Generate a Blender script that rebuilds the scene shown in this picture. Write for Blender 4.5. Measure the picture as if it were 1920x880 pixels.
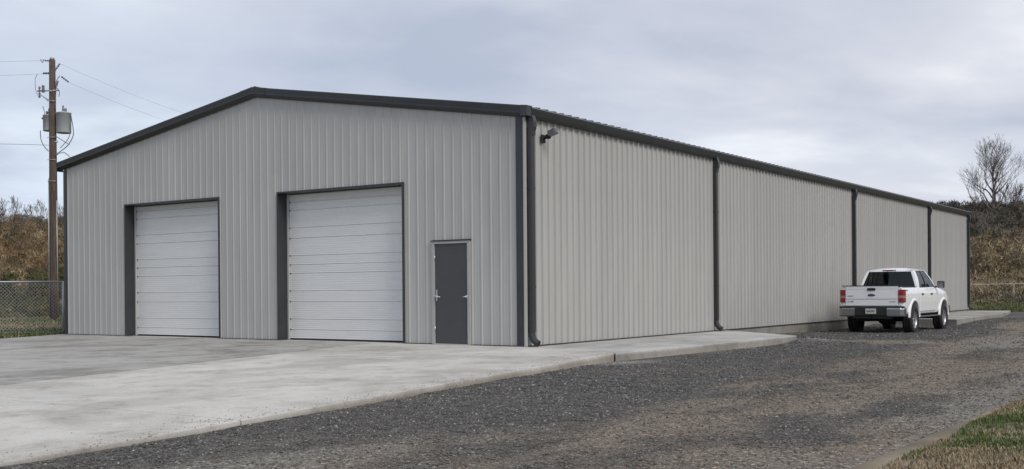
import bpy, bmesh, math, random
import numpy as np
from mathutils import Vector, Matrix
random.seed(7); rng = np.random.default_rng(11)
for o in list(bpy.data.objects): bpy.data.objects.remove(o)
sc = bpy.context.scene; C = sc.collection
R = math.radians

# ---------------------------------------------------------------- camera
F_PX, SHIFT, ROLL, PITCH, YAW = 2076.2, 106.6, 0.0079, -0.0012, 0.602
CAM = Vector((12.50, -18.68, 1.152))
cam = bpy.data.objects.new('camera', bpy.data.cameras.new('camera')); C.objects.link(cam)
fw = Vector((-math.sin(YAW)*math.cos(PITCH), math.cos(YAW)*math.cos(PITCH), math.sin(PITCH)))
rt = Vector((math.cos(YAW), math.sin(YAW), 0)); up = rt.cross(fw)
r2 = rt*math.cos(ROLL) - up*math.sin(ROLL); u2 = rt*math.sin(ROLL) + up*math.cos(ROLL)
m = Matrix((r2, u2, -fw)).transposed().to_4x4(); m.translation = CAM
cam.matrix_world = m
cam.data.sensor_width = 36; cam.data.lens = F_PX/1920*36; cam.data.shift_y = SHIFT/1920
cam.data.clip_start = 0.1; cam.data.clip_end = 6000
sc.camera = cam

# ---------------------------------------------------------------- sky
SUN_EL, SUN_AZ = R(42), R(-17)        # azimuth of the light's source measured from +X
w = bpy.data.worlds.new('World'); sc.world = w; w.use_nodes = True
nt = w.node_tree; nt.nodes.clear()
def N(t, kind, **k):
    n = t.nodes.new(kind)
    for a, b in k.items():
        if a.startswith('in_'): n.inputs[a[3:].replace('_', ' ')].default_value = b
        else: setattr(n, a, b)
    return n
def ramp(t, stops, interp='LINEAR'):
    n = t.nodes.new('ShaderNodeValToRGB'); cr = n.color_ramp; cr.interpolation = interp
    while len(cr.elements) < len(stops): cr.elements.new(0.5)
    for e, (p, c) in zip(cr.elements, stops):
        e.position = p; e.color = (c, c, c, 1) if not hasattr(c, '__len__') else (*c, 1)
    return n
L = nt.links.new
sky = N(nt, 'ShaderNodeTexSky', sky_type='NISHITA', sun_disc=False, sun_elevation=SUN_EL, sun_rotation=math.pi/2-SUN_AZ)
sky.air_density = 1.0; sky.dust_density = 2.0
bg1 = N(nt, 'ShaderNodeBackground'); bg1.inputs['Strength'].default_value = 0.10
L(sky.outputs[0], bg1.inputs['Color'])
tc = N(nt, 'ShaderNodeTexCoord'); sep = N(nt, 'ShaderNodeSeparateXYZ'); L(tc.outputs['Generated'], sep.inputs[0])
za = N(nt, 'ShaderNodeMath', operation='MAXIMUM'); L(sep.outputs['Z'], za.inputs[0]); za.inputs[1].default_value = 0.0
zb = N(nt, 'ShaderNodeMath', operation='ADD'); L(za.outputs[0], zb.inputs[0]); zb.inputs[1].default_value = 0.12
dv = N(nt, 'ShaderNodeVectorMath', operation='DIVIDE'); L(tc.outputs['Generated'], dv.inputs[0])
cb = N(nt, 'ShaderNodeCombineXYZ'); [L(zb.outputs[0], cb.inputs[i]) for i in range(3)]; L(cb.outputs[0], dv.inputs[1])
fl = N(nt, 'ShaderNodeVectorMath', operation='MULTIPLY'); L(dv.outputs[0], fl.inputs[0]); fl.inputs[1].default_value = (1, 1, 0)
n1 = N(nt, 'ShaderNodeTexNoise', in_Scale=0.62, in_Detail=6.0, in_Roughness=0.5, in_Distortion=0.3); L(fl.outputs[0], n1.inputs['Vector'])
n2 = N(nt, 'ShaderNodeTexNoise', in_Scale=0.16, in_Detail=2.0, in_Roughness=0.5); L(fl.outputs[0], n2.inputs['Vector'])
c1 = ramp(nt, [(0.36, (0.375, 0.41, 0.495)), (0.46, (0.475, 0.497, 0.565)), (0.54, (0.55, 0.567, 0.62)), (0.64, (0.70, 0.71, 0.74))]); L(n1.outputs[0], c1.inputs[0])
c2 = ramp(nt, [(0.38, 0.0), (0.62, 1.0)]); L(n2.outputs[0], c2.inputs[0])
mx = N(nt, 'ShaderNodeMix', data_type='RGBA', blend_type='MULTIPLY'); L(c2.outputs[0], mx.inputs[0]); L(c1.outputs[0], mx.inputs[6]); mx.inputs[7].default_value = (0.80, 0.88, 0.97, 1)
bg2 = N(nt, 'ShaderNodeBackground'); bg2.inputs['Strength'].default_value = 1.0; L(mx.outputs[2], bg2.inputs['Color'])
ms = N(nt, 'ShaderNodeMixShader'); ms.inputs[0].default_value = 0.96
L(bg1.outputs[0], ms.inputs[1]); L(bg2.outputs[0], ms.inputs[2])
wo = N(nt, 'ShaderNodeOutputWorld'); L(ms.outputs[0], wo.inputs['Surface'])

# ---------------------------------------------------------------- sun, exposure
sun = bpy.data.objects.new('sun', bpy.data.lights.new('sun', 'SUN')); C.objects.link(sun)
sun.data.energy = 1.5; sun.data.angle = R(22); sun.data.color = (1.0, 0.955, 0.89)
sd = Vector((math.cos(SUN_EL)*math.cos(SUN_AZ), math.cos(SUN_EL)*math.sin(SUN_AZ), math.sin(SUN_EL)))
sun.rotation_euler = sd.to_track_quat('Z', 'Y').to_euler(); sun.location = (20, -20, 30)
sc.view_settings.view_transform = 'Standard'; sc.view_settings.look = 'None'
sc.view_settings.exposure = 0.44; sc.view_settings.gamma = 1; sc.view_settings.use_curve_mapping = False
sc.render.engine = 'CYCLES'

# ---------------------------------------------------------------- helpers
class MB:
    def __init__(s): s.v = []; s.f = []; s.sm = []
    def add(s, vs, fs, smooth=False):
        b = len(s.v); s.v += [tuple(p) for p in vs]; s.f += [tuple(b+i for i in f) for f in fs]; s.sm += [smooth]*len(fs); return s
    def box(s, x0, x1, y0, y1, z0, z1):
        return s.add([(x0,y0,z0),(x1,y0,z0),(x1,y1,z0),(x0,y1,z0),(x0,y0,z1),(x1,y0,z1),(x1,y1,z1),(x0,y1,z1)],
                     [(0,3,2,1),(4,5,6,7),(0,1,5,4),(1,2,6,5),(2,3,7,6),(3,0,4,7)])
    def hexa(s, a, b):   # two matching quads
        return s.add(list(a)+list(b), [(3,2,1,0),(4,5,6,7),(0,1,5,4),(1,2,6,5),(2,3,7,6),(3,0,4,7)])
    def slab(s, q, t):   # quad q given thickness t along its normal
        q = [Vector(p) for p in q]; n = (q[1]-q[0]).cross(q[3]-q[0]).normalized()*t
        return s.hexa(q, [p+n for p in q])
    def sweep(s, pts, prof, closed=True, cap=True, smooth=False, up=(0,0,1), scale=None):
        pts = [Vector(p) for p in pts]; n = len(prof); vs = []; upv = Vector(up)
        for i, p in enumerate(pts):
            d = (pts[min(i+1, len(pts)-1)]-pts[max(i-1, 0)]).normalized()
            a = d.cross(upv)
            if a.length < 1e-4: a = d.cross(Vector((0, 1, 0.01)))
            a.normalize(); b = a.cross(d)
            k = scale[i] if scale else 1
            vs += [p + a*q[0]*k + b*q[1]*k for q in prof]
        fs = []
        for i in range(len(pts)-1):
            for j in range(n if closed else n-1):
                k = (j+1) % n; fs.append((i*n+j, i*n+k, (i+1)*n+k, (i+1)*n+j))
        if cap and closed: fs.append(tuple(range(n-1, -1, -1))); fs.append(tuple((len(pts)-1)*n+j for j in range(n)))
        return s.add(vs, fs, smooth)
    def tube(s, pts, r, n=8, smooth=True, cap=True):
        rr = r if hasattr(r, '__len__') else [r]*len(pts)
        prof = [(math.cos(2*math.pi*k/n), math.sin(2*math.pi*k/n)) for k in range(n)]
        return s.sweep(pts, prof, smooth=smooth, scale=rr, cap=cap)
    def lathe(s, c, axis, prof, n=24, smooth=True):  # prof: (radius, along)
        ax = Vector(axis).normalized(); a = ax.orthogonal().normalized(); b = ax.cross(a); c = Vector(c); vs = []; fs = []
        for (r, h) in prof:
            vs += [c+ax*h+(a*math.cos(2*math.pi*k/n)+b*math.sin(2*math.pi*k/n))*r for k in range(n)]
        for i in range(len(prof)-1):
            for k in range(n): l = (k+1) % n; fs.append((i*n+k, i*n+l, (i+1)*n+l, (i+1)*n+k))
        return s.add(vs, fs, smooth)
    def mesh(s, name, mat):
        me = bpy.data.meshes.new(name); me.from_pydata([tuple(p) for p in s.v], [], s.f)
        me.polygons.foreach_set('use_smooth', s.sm)
        if mat: me.materials.append(mat)
        me.update(); return me
    def build(s, name, mat, parent=None, bevel=0):
        me = s.mesh(name, mat)
        if bevel:
            bm = bmesh.new(); bm.from_mesh(me); bmesh.ops.recalc_face_normals(bm, faces=bm.faces)
            ed = [e for e in bm.edges if len(e.link_faces) == 2 and e.calc_face_angle(0) > 0.6]
            bmesh.ops.bevel(bm, geom=ed, offset=bevel, segments=2, affect='EDGES', profile=0.6); bm.to_mesh(me); bm.free()
        return ob(name, me, parent)
def ob(name, me, parent=None):
    o = bpy.data.objects.new(name, me); C.objects.link(o)
    if parent: o.parent = parent
    return o
def tag(o, label=None, cat=None, group=None, kind=None):
    if label: o['label'] = label
    if cat: o['category'] = cat
    if group: o['group'] = group
    if kind: o['kind'] = kind
    return o
def empty(name, loc=(0,0,0), rz=0):
    o = bpy.data.objects.new(name, None); C.objects.link(o); o.location = loc; o.rotation_euler = (0,0,rz); return o
def copy_tree(o, parent=None):
    c = o.copy(); C.objects.link(c)
    if parent: c.parent = parent
    for ch in list(o.children): copy_tree(ch, c)
    return c
def npmesh(name, V, Fc, mat, cols=None, smooth=False):
    """V (n,3) float, Fc (m,k) int"""
    me = bpy.data.meshes.new(name); k = Fc.shape[1]
    me.vertices.add(len(V)); me.vertices.foreach_set('co', np.asarray(V, np.float32).ravel())
    me.loops.add(Fc.size); me.loops.foreach_set('vertex_index', np.asarray(Fc, np.int32).ravel())
    me.polygons.add(len(Fc)); me.polygons.foreach_set('loop_start', np.arange(0, Fc.size, k, dtype=np.int32))
    me.polygons.foreach_set('loop_total', np.full(len(Fc), k, np.int32))
    me.polygons.foreach_set('use_smooth', np.full(len(Fc), smooth))
    if cols is not None:
        a = me.color_attributes.new('tint', 'FLOAT_COLOR', 'POINT')
        c4 = np.ones((len(V), 4), np.float32); c4[:, :3] = cols; a.data.foreach_set('color', c4.ravel())
    me.materials.append(mat); me.update(calc_edges=True); return me
def vnoise(x, y, seed=0):
    def h(i, j): 
        t = np.sin(i*127.1+j*311.7+seed*74.7)*43758.5453; return t-np.floor(t)
    i = np.floor(x); j = np.floor(y); u = x-i; v = y-j; u = u*u*(3-2*u); v = v*v*(3-2*v)
    return (h(i,j)*(1-u)+h(i+1,j)*u)*(1-v)+(h(i,j+1)*(1-u)+h(i+1,j+1)*u)*v
def fbm(x, y, seed=0, o=4):
    a = 0; s = 0.5; t = 0
    for k in range(o): a = a+s*vnoise(x*2**k, y*2**k, seed+k); t += s; s *= 0.5
    return a/t
def sstep(a, b, x): t = np.clip((x-a)/(b-a), 0, 1); return t*t*(3-2*t)

# ---------------------------------------------------------------- materials
def mat(name, col, rough=0.5, metal=0.0, var=0.08, vscale=3.0, bump=0.0, bscale=60.0, spec=0.5, col2=None, stretch=(1,1,1), coat=0.0, obvar=0.0):
    """noise between two colours + fine bump; procedural"""
    M = bpy.data.materials.new(name); M.use_nodes = True; t = M.node_tree; t.nodes.clear(); l = t.links.new
    out = N(t, 'ShaderNodeOutputMaterial'); p = N(t, 'ShaderNodeBsdfPrincipled'); l(p.outputs[0], out.inputs[0])
    p.inputs['Roughness'].default_value = rough; p.inputs['Metallic'].default_value = metal
    p.inputs['Specular IOR Level'].default_value = spec; p.inputs['Coat Weight'].default_value = coat
    tc = N(t, 'ShaderNodeTexCoord'); mp = N(t, 'ShaderNodeMapping'); mp.inputs['Scale'].default_value = stretch
    l(tc.outputs['Object'], mp.inputs[0])
    n = N(t, 'ShaderNodeTexNoise', in_Scale=vscale, in_Detail=6.0, in_Roughness=0.6); l(mp.outputs[0], n.inputs['Vector'])
    lo = tuple(c*(1-var) for c in col); hi = col2 or tuple(min(1, c*(1+var)) for c in col)
    cr = ramp(t, [(0.3, lo), (0.7, hi)]); l(n.outputs[0], cr.inputs[0]); csrc = cr.outputs[0]
    if obvar:
        oi = N(t, 'ShaderNodeObjectInfo'); mr = N(t, 'ShaderNodeMapRange'); l(oi.outputs['Random'], mr.inputs[0])
        mr.inputs[3].default_value = 1-obvar; mr.inputs[4].default_value = 1+obvar
        vm = N(t, 'ShaderNodeVectorMath', operation='SCALE'); l(csrc, vm.inputs[0]); l(mr.outputs[0], vm.inputs['Scale']); csrc = vm.outputs[0]
    l(csrc, p.inputs['Base Color'])
    if bump:
        b = N(t, 'ShaderNodeTexNoise', in_Scale=bscale, in_Detail=4.0); l(mp.outputs[0], b.inputs['Vector'])
        bp = N(t, 'ShaderNodeBump', in_Strength=bump, in_Distance=0.01); l(b.outputs[0], bp.inputs['Height']); l(bp.outputs[0], p.inputs['Normal'])
    M['p'] = 1; return M
def tintmat(name, rough=0.9, mul=1.0, trans=0.0):
    M = bpy.data.materials.new(name); M.use_nodes = True; t = M.node_tree; l = t.links.new; p = t.nodes['Principled BSDF']
    a = N(t, 'ShaderNodeVertexColor', layer_name='tint'); tc = N(t, 'ShaderNodeTexCoord')
    n = N(t, 'ShaderNodeTexNoise', in_Scale=9.0, in_Detail=3.0); l(tc.outputs['Object'], n.inputs['Vector'])
    mr = N(t, 'ShaderNodeMapRange'); l(n.outputs[0], mr.inputs[0]); mr.inputs[3].default_value = 0.75*mul; mr.inputs[4].default_value = 1.25*mul
    vm = N(t, 'ShaderNodeVectorMath', operation='SCALE'); l(a.outputs[0], vm.inputs[0]); l(mr.outputs[0], vm.inputs['Scale'])
    l(vm.outputs[0], p.inputs['Base Color']); p.inputs['Roughness'].default_value = rough; p.inputs['Specular IOR Level'].default_value = 0.2
    return M

M_wall = mat('stone_grey_panel_paint', (0.415, 0.403, 0.383), 0.42, 0.0, 0.07, 1.1, 0.5, 2.2, obvar=0.02, stretch=(1.6,1.6,.35))
M_dark = mat('charcoal_trim_paint', (0.032, 0.034, 0.037), 0.38, 0.0, 0.12, 2.0, 0.02, 40)
M_roof = mat('charcoal_roof_paint', (0.045, 0.05, 0.052), 0.4, 0.0, 0.1, 1.0)
M_lip = mat('lip_highlight_tone', (.20,.205,.21), .35, .2, .1, 3)  # paler tone stands for light caught on the gutter lip
M_edge = mat('grey_edge_trim', (.16,.17,.175), .35, .2, .1, 3)
M_door = mat('white_door_paint', (0.70, 0.69, 0.67), 0.4, 0.0, 0.035, 1.6, 0.03, 50, stretch=(0.6,1,6))
M_pdoor = mat('grey_door_paint', (0.058, 0.058, 0.059), 0.45, 0.0, 0.08, 3.0, 0.02, 80)
M_frame = mat('grey_frame_paint', (0.37, 0.365, 0.355), 0.45, 0.0, 0.06, 4.0)
M_steel = mat('brushed_steel', (0.55, 0.55, 0.54), 0.3, 0.9, 0.08, 20)
M_galv = mat('galvanised_steel', (0.42, 0.43, 0.44), 0.5, 0.6, 0.12, 8)
M_gap = mat('dark_sealant', (0.02, 0.02, 0.02), 0.8)
M_seal = mat('pale_rubber_seal', (0.45, 0.45, 0.44), 0.6)

def concrete(name, base, dark, streak):
    M = bpy.data.materials.new(name); M.use_nodes = True; t = M.node_tree; l = t.links.new; p = t.nodes['Principled BSDF']
    g = N(t, 'ShaderNodeNewGeometry'); mp = N(t, 'ShaderNodeMapping'); mp.inputs['Scale'].default_value = (1, 0.75, 1); mp.inputs['Rotation'].default_value = (0, 0, R(-14)); l(g.outputs['Position'], mp.inputs[0])
    a = N(t, 'ShaderNodeTexNoise', in_Scale=0.55, in_Detail=7.0, in_Roughness=0.62, in_Distortion=0.8); l(mp.outputs[0], a.inputs['Vector'])
    b = N(t, 'ShaderNodeTexNoise', in_Scale=2.6, in_Detail=8.0, in_Roughness=0.7, in_Distortion=0.4); l(mp.outputs[0], b.inputs['Vector'])
    c = N(t, 'ShaderNodeTexNoise', in_Scale=45, in_Detail=3.0); l(g.outputs['Position'], c.inputs['Vector'])
    r1 = ramp(t, [(0.36, dark), (0.50, base), (0.62, tuple(min(1, x*1.15) for x in base))]); l(a.outputs[0], r1.inputs[0])
    r2 = ramp(t, [(0.34, streak), (0.47, (1,1,1)), (0.58, (1,1,1)), (0.68, (1.12,1.12,1.12))]); l(b.outputs[0], r2.inputs[0])
    r3 = ramp(t, [(0.25, 0.84), (0.5, 1.0), (0.75, 1.07)]); l(c.outputs[0], r3.inputs[0])
    m1 = N(t, 'ShaderNodeMix', data_type='RGBA', blend_type='MULTIPLY'); m1.inputs[0].default_value = 1; l(r1.outputs[0], m1.inputs[6]); l(r2.outputs[0], m1.inputs[7])
    m2 = N(t, 'ShaderNodeMix', data_type='RGBA', blend_type='MULTIPLY'); m2.inputs[0].default_value = 1; l(m1.outputs[2], m2.inputs[6]); l(r3.outputs[0], m2.inputs[7])
    # long thin stains / hairline cracks and dark specks
    mw = N(t, 'ShaderNodeMapping'); mw.inputs['Scale'].default_value = (.9, .28, 1); mw.inputs['Rotation'].default_value = (0, 0, R(22)); l(g.outputs['Position'], mw.inputs[0])
    d_ = N(t, 'ShaderNodeTexNoise', in_Scale=1.1, in_Detail=9.0, in_Roughness=0.66, in_Distortion=1.2); l(mw.outputs[0], d_.inputs['Vector'])
    r4 = ramp(t, [(0.488, 1.0), (0.498, .74), (0.502, .74), (0.512, 1.0)]); l(d_.outputs[0], r4.inputs[0])
    e_ = N(t, 'ShaderNodeTexNoise', in_Scale=5.5, in_Detail=3.0, in_Roughness=.6); l(g.outputs['Position'], e_.inputs['Vector'])
    r5 = ramp(t, [(0.0, 0.0), (0.52, 0.0), (0.62, 1.0)]); l(e_.outputs[0], r5.inputs[0])
    m4 = N(t, 'ShaderNodeMix', data_type='RGBA', blend_type='MULTIPLY'); l(r5.outputs[0], m4.inputs[0]); l(m2.outputs[2], m4.inputs[6]); l(r4.outputs[0], m4.inputs[7])
    f_ = N(t, 'ShaderNodeTexNoise', in_Scale=11, in_Detail=2.0); l(g.outputs['Position'], f_.inputs['Vector'])
    r6 = ramp(t, [(0.0, .55), (0.24, .6), (0.275, 1.0)]); l(f_.outputs[0], r6.inputs[0])
    m5 = N(t, 'ShaderNodeMix', data_type='RGBA', blend_type='MULTIPLY'); m5.inputs[0].default_value = 1; l(m4.outputs[2], m5.inputs[6]); l(r6.outputs[0], m5.inputs[7]); m2 = m5
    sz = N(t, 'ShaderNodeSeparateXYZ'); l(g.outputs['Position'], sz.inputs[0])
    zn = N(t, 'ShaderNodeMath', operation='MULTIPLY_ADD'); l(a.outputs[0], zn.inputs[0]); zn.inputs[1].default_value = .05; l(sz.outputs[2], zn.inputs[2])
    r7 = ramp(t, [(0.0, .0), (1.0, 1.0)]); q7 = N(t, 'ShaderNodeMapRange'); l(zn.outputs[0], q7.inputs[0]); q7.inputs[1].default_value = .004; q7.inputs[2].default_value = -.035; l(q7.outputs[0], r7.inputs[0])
    m7 = N(t, 'ShaderNodeMix', data_type='RGBA', blend_type='MULTIPLY'); l(r7.outputs[0], m7.inputs[0]); l(m2.outputs[2], m7.inputs[6]); m7.inputs[7].default_value = (.70, .665, .62, 1); m2 = m7  # faces below the slab top darkened: shade painted in, with tan splash dirt
    l(m2.outputs[2], p.inputs['Base Color']); p.inputs['Roughness'].default_value = 0.85; p.inputs['Specular IOR Level'].default_value = 0.25
    bp = N(t, 'ShaderNodeBump', in_Strength=0.25, in_Distance=0.01); l(c.outputs[0], bp.inputs['Height']); l(bp.outputs[0], p.inputs['Normal'])
    return M
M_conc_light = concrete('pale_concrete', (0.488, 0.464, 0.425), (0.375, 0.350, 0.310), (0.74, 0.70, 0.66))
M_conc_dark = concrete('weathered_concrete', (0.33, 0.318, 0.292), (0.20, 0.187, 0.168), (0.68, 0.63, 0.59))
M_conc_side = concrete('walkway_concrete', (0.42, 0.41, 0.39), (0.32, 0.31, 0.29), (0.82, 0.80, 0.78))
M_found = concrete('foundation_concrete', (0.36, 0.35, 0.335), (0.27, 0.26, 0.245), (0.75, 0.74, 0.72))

# ---------------------------------------------------------------- terrain
def base_z(y): return np.interp(y, [-60,-30,-12,-6,-1,8,18,22,27,40,60,80], [-.02,-.02,-.045,-.08,-.15,-.18,-.305,-.30,-.20,-.17,-.15,-.15])
def hill(x, y):
    r = np.hypot(x, y)
    h = np.interp(r, [0,40,57,67,76,86,96,106,140,400,2000], [0,0,.25,1.9,3.3,5.3,7.3,8.4,9.2,12,16])
    n = (fbm(x*.09, y*.09, 3)-.5)*2.2*sstep(60, 90, r) + (fbm(x*.4, y*.4, 5)-.5)*.25*sstep(44, 60, r)
    return (h+n)*sstep(-60, -15, y)
def ground_z(x, y):
    b = base_z(y); k = sstep(-2, -14, x) if False else np.clip((-x-2)/12, 0, 1)
    return b*(1-k) + (-.07)*k + hill(x, y)
ax = np.unique(np.concatenate([np.arange(-120, 120.1, 1.5), np.array([-2500,-1500,-900,-600,-400,-280,-200,-160,-140,140,160,200,280,400,600,900,1500,2500])]))
X, Y = np.meshgrid(ax, ax, indexing='ij'); Z = ground_z(X, Y) - .03
n = len(ax); idx = np.arange(n*n).reshape(n, n)
Fc = np.stack([idx[:-1,:-1], idx[1:,:-1], idx[1:,1:], idx[:-1,1:]], -1).reshape(-1, 4)
# soil colours: green-olive turf near the fence, brown on the bank
def turfcol(x, y):
    r = np.hypot(x, y); a = fbm(x*.35, y*.35, 9, 5); b = fbm(x*.12+7, y*.12, 12, 4)
    green = np.array([.085,.105,.035]); straw = np.array([.25,.20,.115]); brown = np.array([.12,.085,.048]); grey = np.array([.11,.09,.07])
    g = np.clip((a-.42)*5+.45 - sstep(50, 64, r)*.9 + sstep(46,40,r)*.4, 0, 1)[..., None]
    c = straw*(1-g)+green*g
    k = (sstep(66, 80, r)*.75 + np.clip((b-.5)*2, 0, .5))[..., None]
    c = c*(1-np.clip(k,0,1)) + brown*np.clip(k,0,1); q = sstep(88, 102, r)[..., None]*.7
    return c*(1-q)+grey*q
M_ground = tintmat('turf_and_soil', 0.95)
_t = M_ground.node_tree; _p = _t.nodes['Principled BSDF']
_g = N(_t, 'ShaderNodeNewGeometry'); _n = N(_t, 'ShaderNodeTexNoise', in_Scale=14.0, in_Detail=6.0, in_Roughness=.7); _t.links.new(_g.outputs['Position'], _n.inputs['Vector'])
_b = N(_t, 'ShaderNodeBump', in_Strength=0.9, in_Distance=0.08); _t.links.new(_n.outputs[0], _b.inputs['Height']); _t.links.new(_b.outputs[0], _p.inputs['Normal'])
me = npmesh('ground', np.stack([X, Y, Z], -1).reshape(-1, 3), Fc, M_ground, turfcol(X, Y).reshape(-1, 3), True)
tag(ob('ground', me), kind='structure')

# ---------------------------------------------------------------- gravel yard
def dirt_mask(x, y):
    t = fbm(x*.75+3, y*.22, 21, 5)            # long streaks along the drive
    u = fbm(x*1.6, y*.8+9, 25, 4)
    bias = sstep(4.2, 9.6, x+.09*(y+6))*.30 + sstep(-9, -15, y)*.12 - sstep(8, 20, y)*.12
    edge = sstep(9.5, 10.1, x)*.5
    return np.clip((t*.62+u*.38 - .555 + bias)*6.0 + edge, 0, 1)
EDGE = 10.27
def pale(x, y): return np.clip(np.exp(-((x-3.25)**2/.30+(y-8.1)**2/.7))+.8*np.exp(-((x-3.15)**2/.14+(y+1.5)**2/.8)), 0, 1)
def gravel_z(x, y):
    rut = (fbm(x*.9, y*.18, 31, 3)-.5)*.05 + (fbm(x*4, y*4, 33, 3)-.5)*.03
    return base_z(y) + .09*np.exp(-((x-3.1)**2/.5+(y-7.6)**2/.9)) + rut*sstep(0, 2, np.minimum(x-2.2, 99)) + hill(x, y)*.3
gx = np.concatenate([np.arange(-1.0, EDGE, .16), [EDGE, EDGE+.25]]); gx2 = np.arange(10.4, 26, .6)
gy = np.concatenate([np.arange(-34, -14, .5), np.arange(-14, 12, .16), np.arange(12, 44.1, .5)])
def sheet(name, xs, ys, zf, material, colf):
    Xg, Yg = np.meshgrid(xs, ys, indexing='ij'); a, b = Xg.shape
    id_ = np.arange(a*b).reshape(a, b); f = np.stack([id_[:-1,:-1], id_[1:,:-1], id_[1:,1:], id_[:-1,1:]], -1).reshape(-1, 4)
    return npmesh(name, np.stack([Xg, Yg, zf(Xg, Yg)], -1).reshape(-1, 3), f, material, colf(Xg, Yg).reshape(-1, 3), True)
def gravelcol(x, y):
    d = dirt_mask(x, y)[..., None]; v = fbm(x*.8, y*.3, 41, 3)[..., None]
    warm = np.clip(sstep(.35, .65, fbm(x*.5, y*.15, 44, 3)), 0, 1)[..., None]
    soil = np.array([.215,.196,.168])*(1-warm)+np.array([.210,.170,.130])*warm
    rock = np.array([.099,.092,.084])*(0.62+.8*v)
    k = sstep(10.0, 10.25, x)[..., None]*.8
    c = rock*(1-d)+soil*d; q = pale(x, y)[..., None]*.8; c = c*(1-q)+np.array([.27,.26,.24])*q
    return c*(1-k)+np.array([.23,.205,.175])*k
M_gravel = bpy.data.materials.new('crushed_gravel'); M_gravel.use_nodes = True
t = M_gravel.node_tree; l = t.links.new; p = t.nodes['Principled BSDF']
a = N(t, 'ShaderNodeVertexColor', layer_name='tint'); g = N(t, 'ShaderNodeNewGeometry')
vo = N(t, 'ShaderNodeTexVoronoi', in_Scale=40.0, in_Randomness=1.0); l(g.outputs['Position'], vo.inputs['Vector'])
vo2 = N(t, 'ShaderNodeTexVoronoi', in_Scale=75.0); l(g.outputs['Position'], vo2.inputs['Vector'])
hs = N(t, 'ShaderNodeSeparateColor'); l(vo.outputs['Color'], hs.inputs[0])
hs2 = N(t, 'ShaderNodeSeparateColor'); l(vo2.outputs['Color'], hs2.inputs[0])
q1 = ramp(t, [(0.0, .55), (0.6, 1.0), (0.86, 1.4), (1.0, 3.0)]); l(hs.outputs[0], q1.inputs[0])
q2 = ramp(t, [(0.0, .65), (0.7, 1.05), (1.0, 1.9)]); l(hs2.outputs[0], q2.inputs[0])
m1 = N(t, 'ShaderNodeMix', data_type='RGBA', blend_type='MULTIPLY'); m1.inputs[0].default_value = .55; l(a.outputs[0], m1.inputs[6]); l(q1.outputs[0], m1.inputs[7])
m2 = N(t, 'ShaderNodeMix', data_type='RGBA', blend_type='MULTIPLY'); m2.inputs[0].default_value = .8; l(m1.outputs[2], m2.inputs[6]); l(q2.outputs[0], m2.inputs[7])
l(m2.outputs[2], p.inputs['Base Color']); p.inputs['Roughness'].default_value = .8; p.inputs['Specular IOR Level'].default_value = .3
bp = N(t, 'ShaderNodeBump', in_Strength=.8, in_Distance=0.016, invert=True); l(vo.outputs['Distance'], bp.inputs['Height'])
bp2 = N(t, 'ShaderNodeBump', in_Strength=.8, in_Distance=0.015, invert=True); l(vo2.outputs['Distance'], bp2.inputs['Height']); l(bp.outputs[0], bp2.inputs['Normal'])
nb = N(t, 'ShaderNodeTexNoise', in_Scale=9.0, in_Detail=5.0, in_Roughness=.65); l(g.outputs['Position'], nb.inputs['Vector'])
bp3 = N(t, 'ShaderNodeBump', in_Strength=.9, in_Distance=0.06); l(nb.outputs[0], bp3.inputs['Height']); l(bp2.outputs[0], bp3.inputs['Normal'])
l(bp3.outputs[0], p.inputs['Normal'])
me = sheet('gravel_yard', gx, gy, lambda x, y: gravel_z(x, y) - .0, M_gravel, gravelcol)
tag(ob('gravel_yard', me), kind='structure')

def apron_edge(y): return np.interp(y, [-30, -14.4, -1.2], [8.2, 5.36, 2.72])
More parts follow.
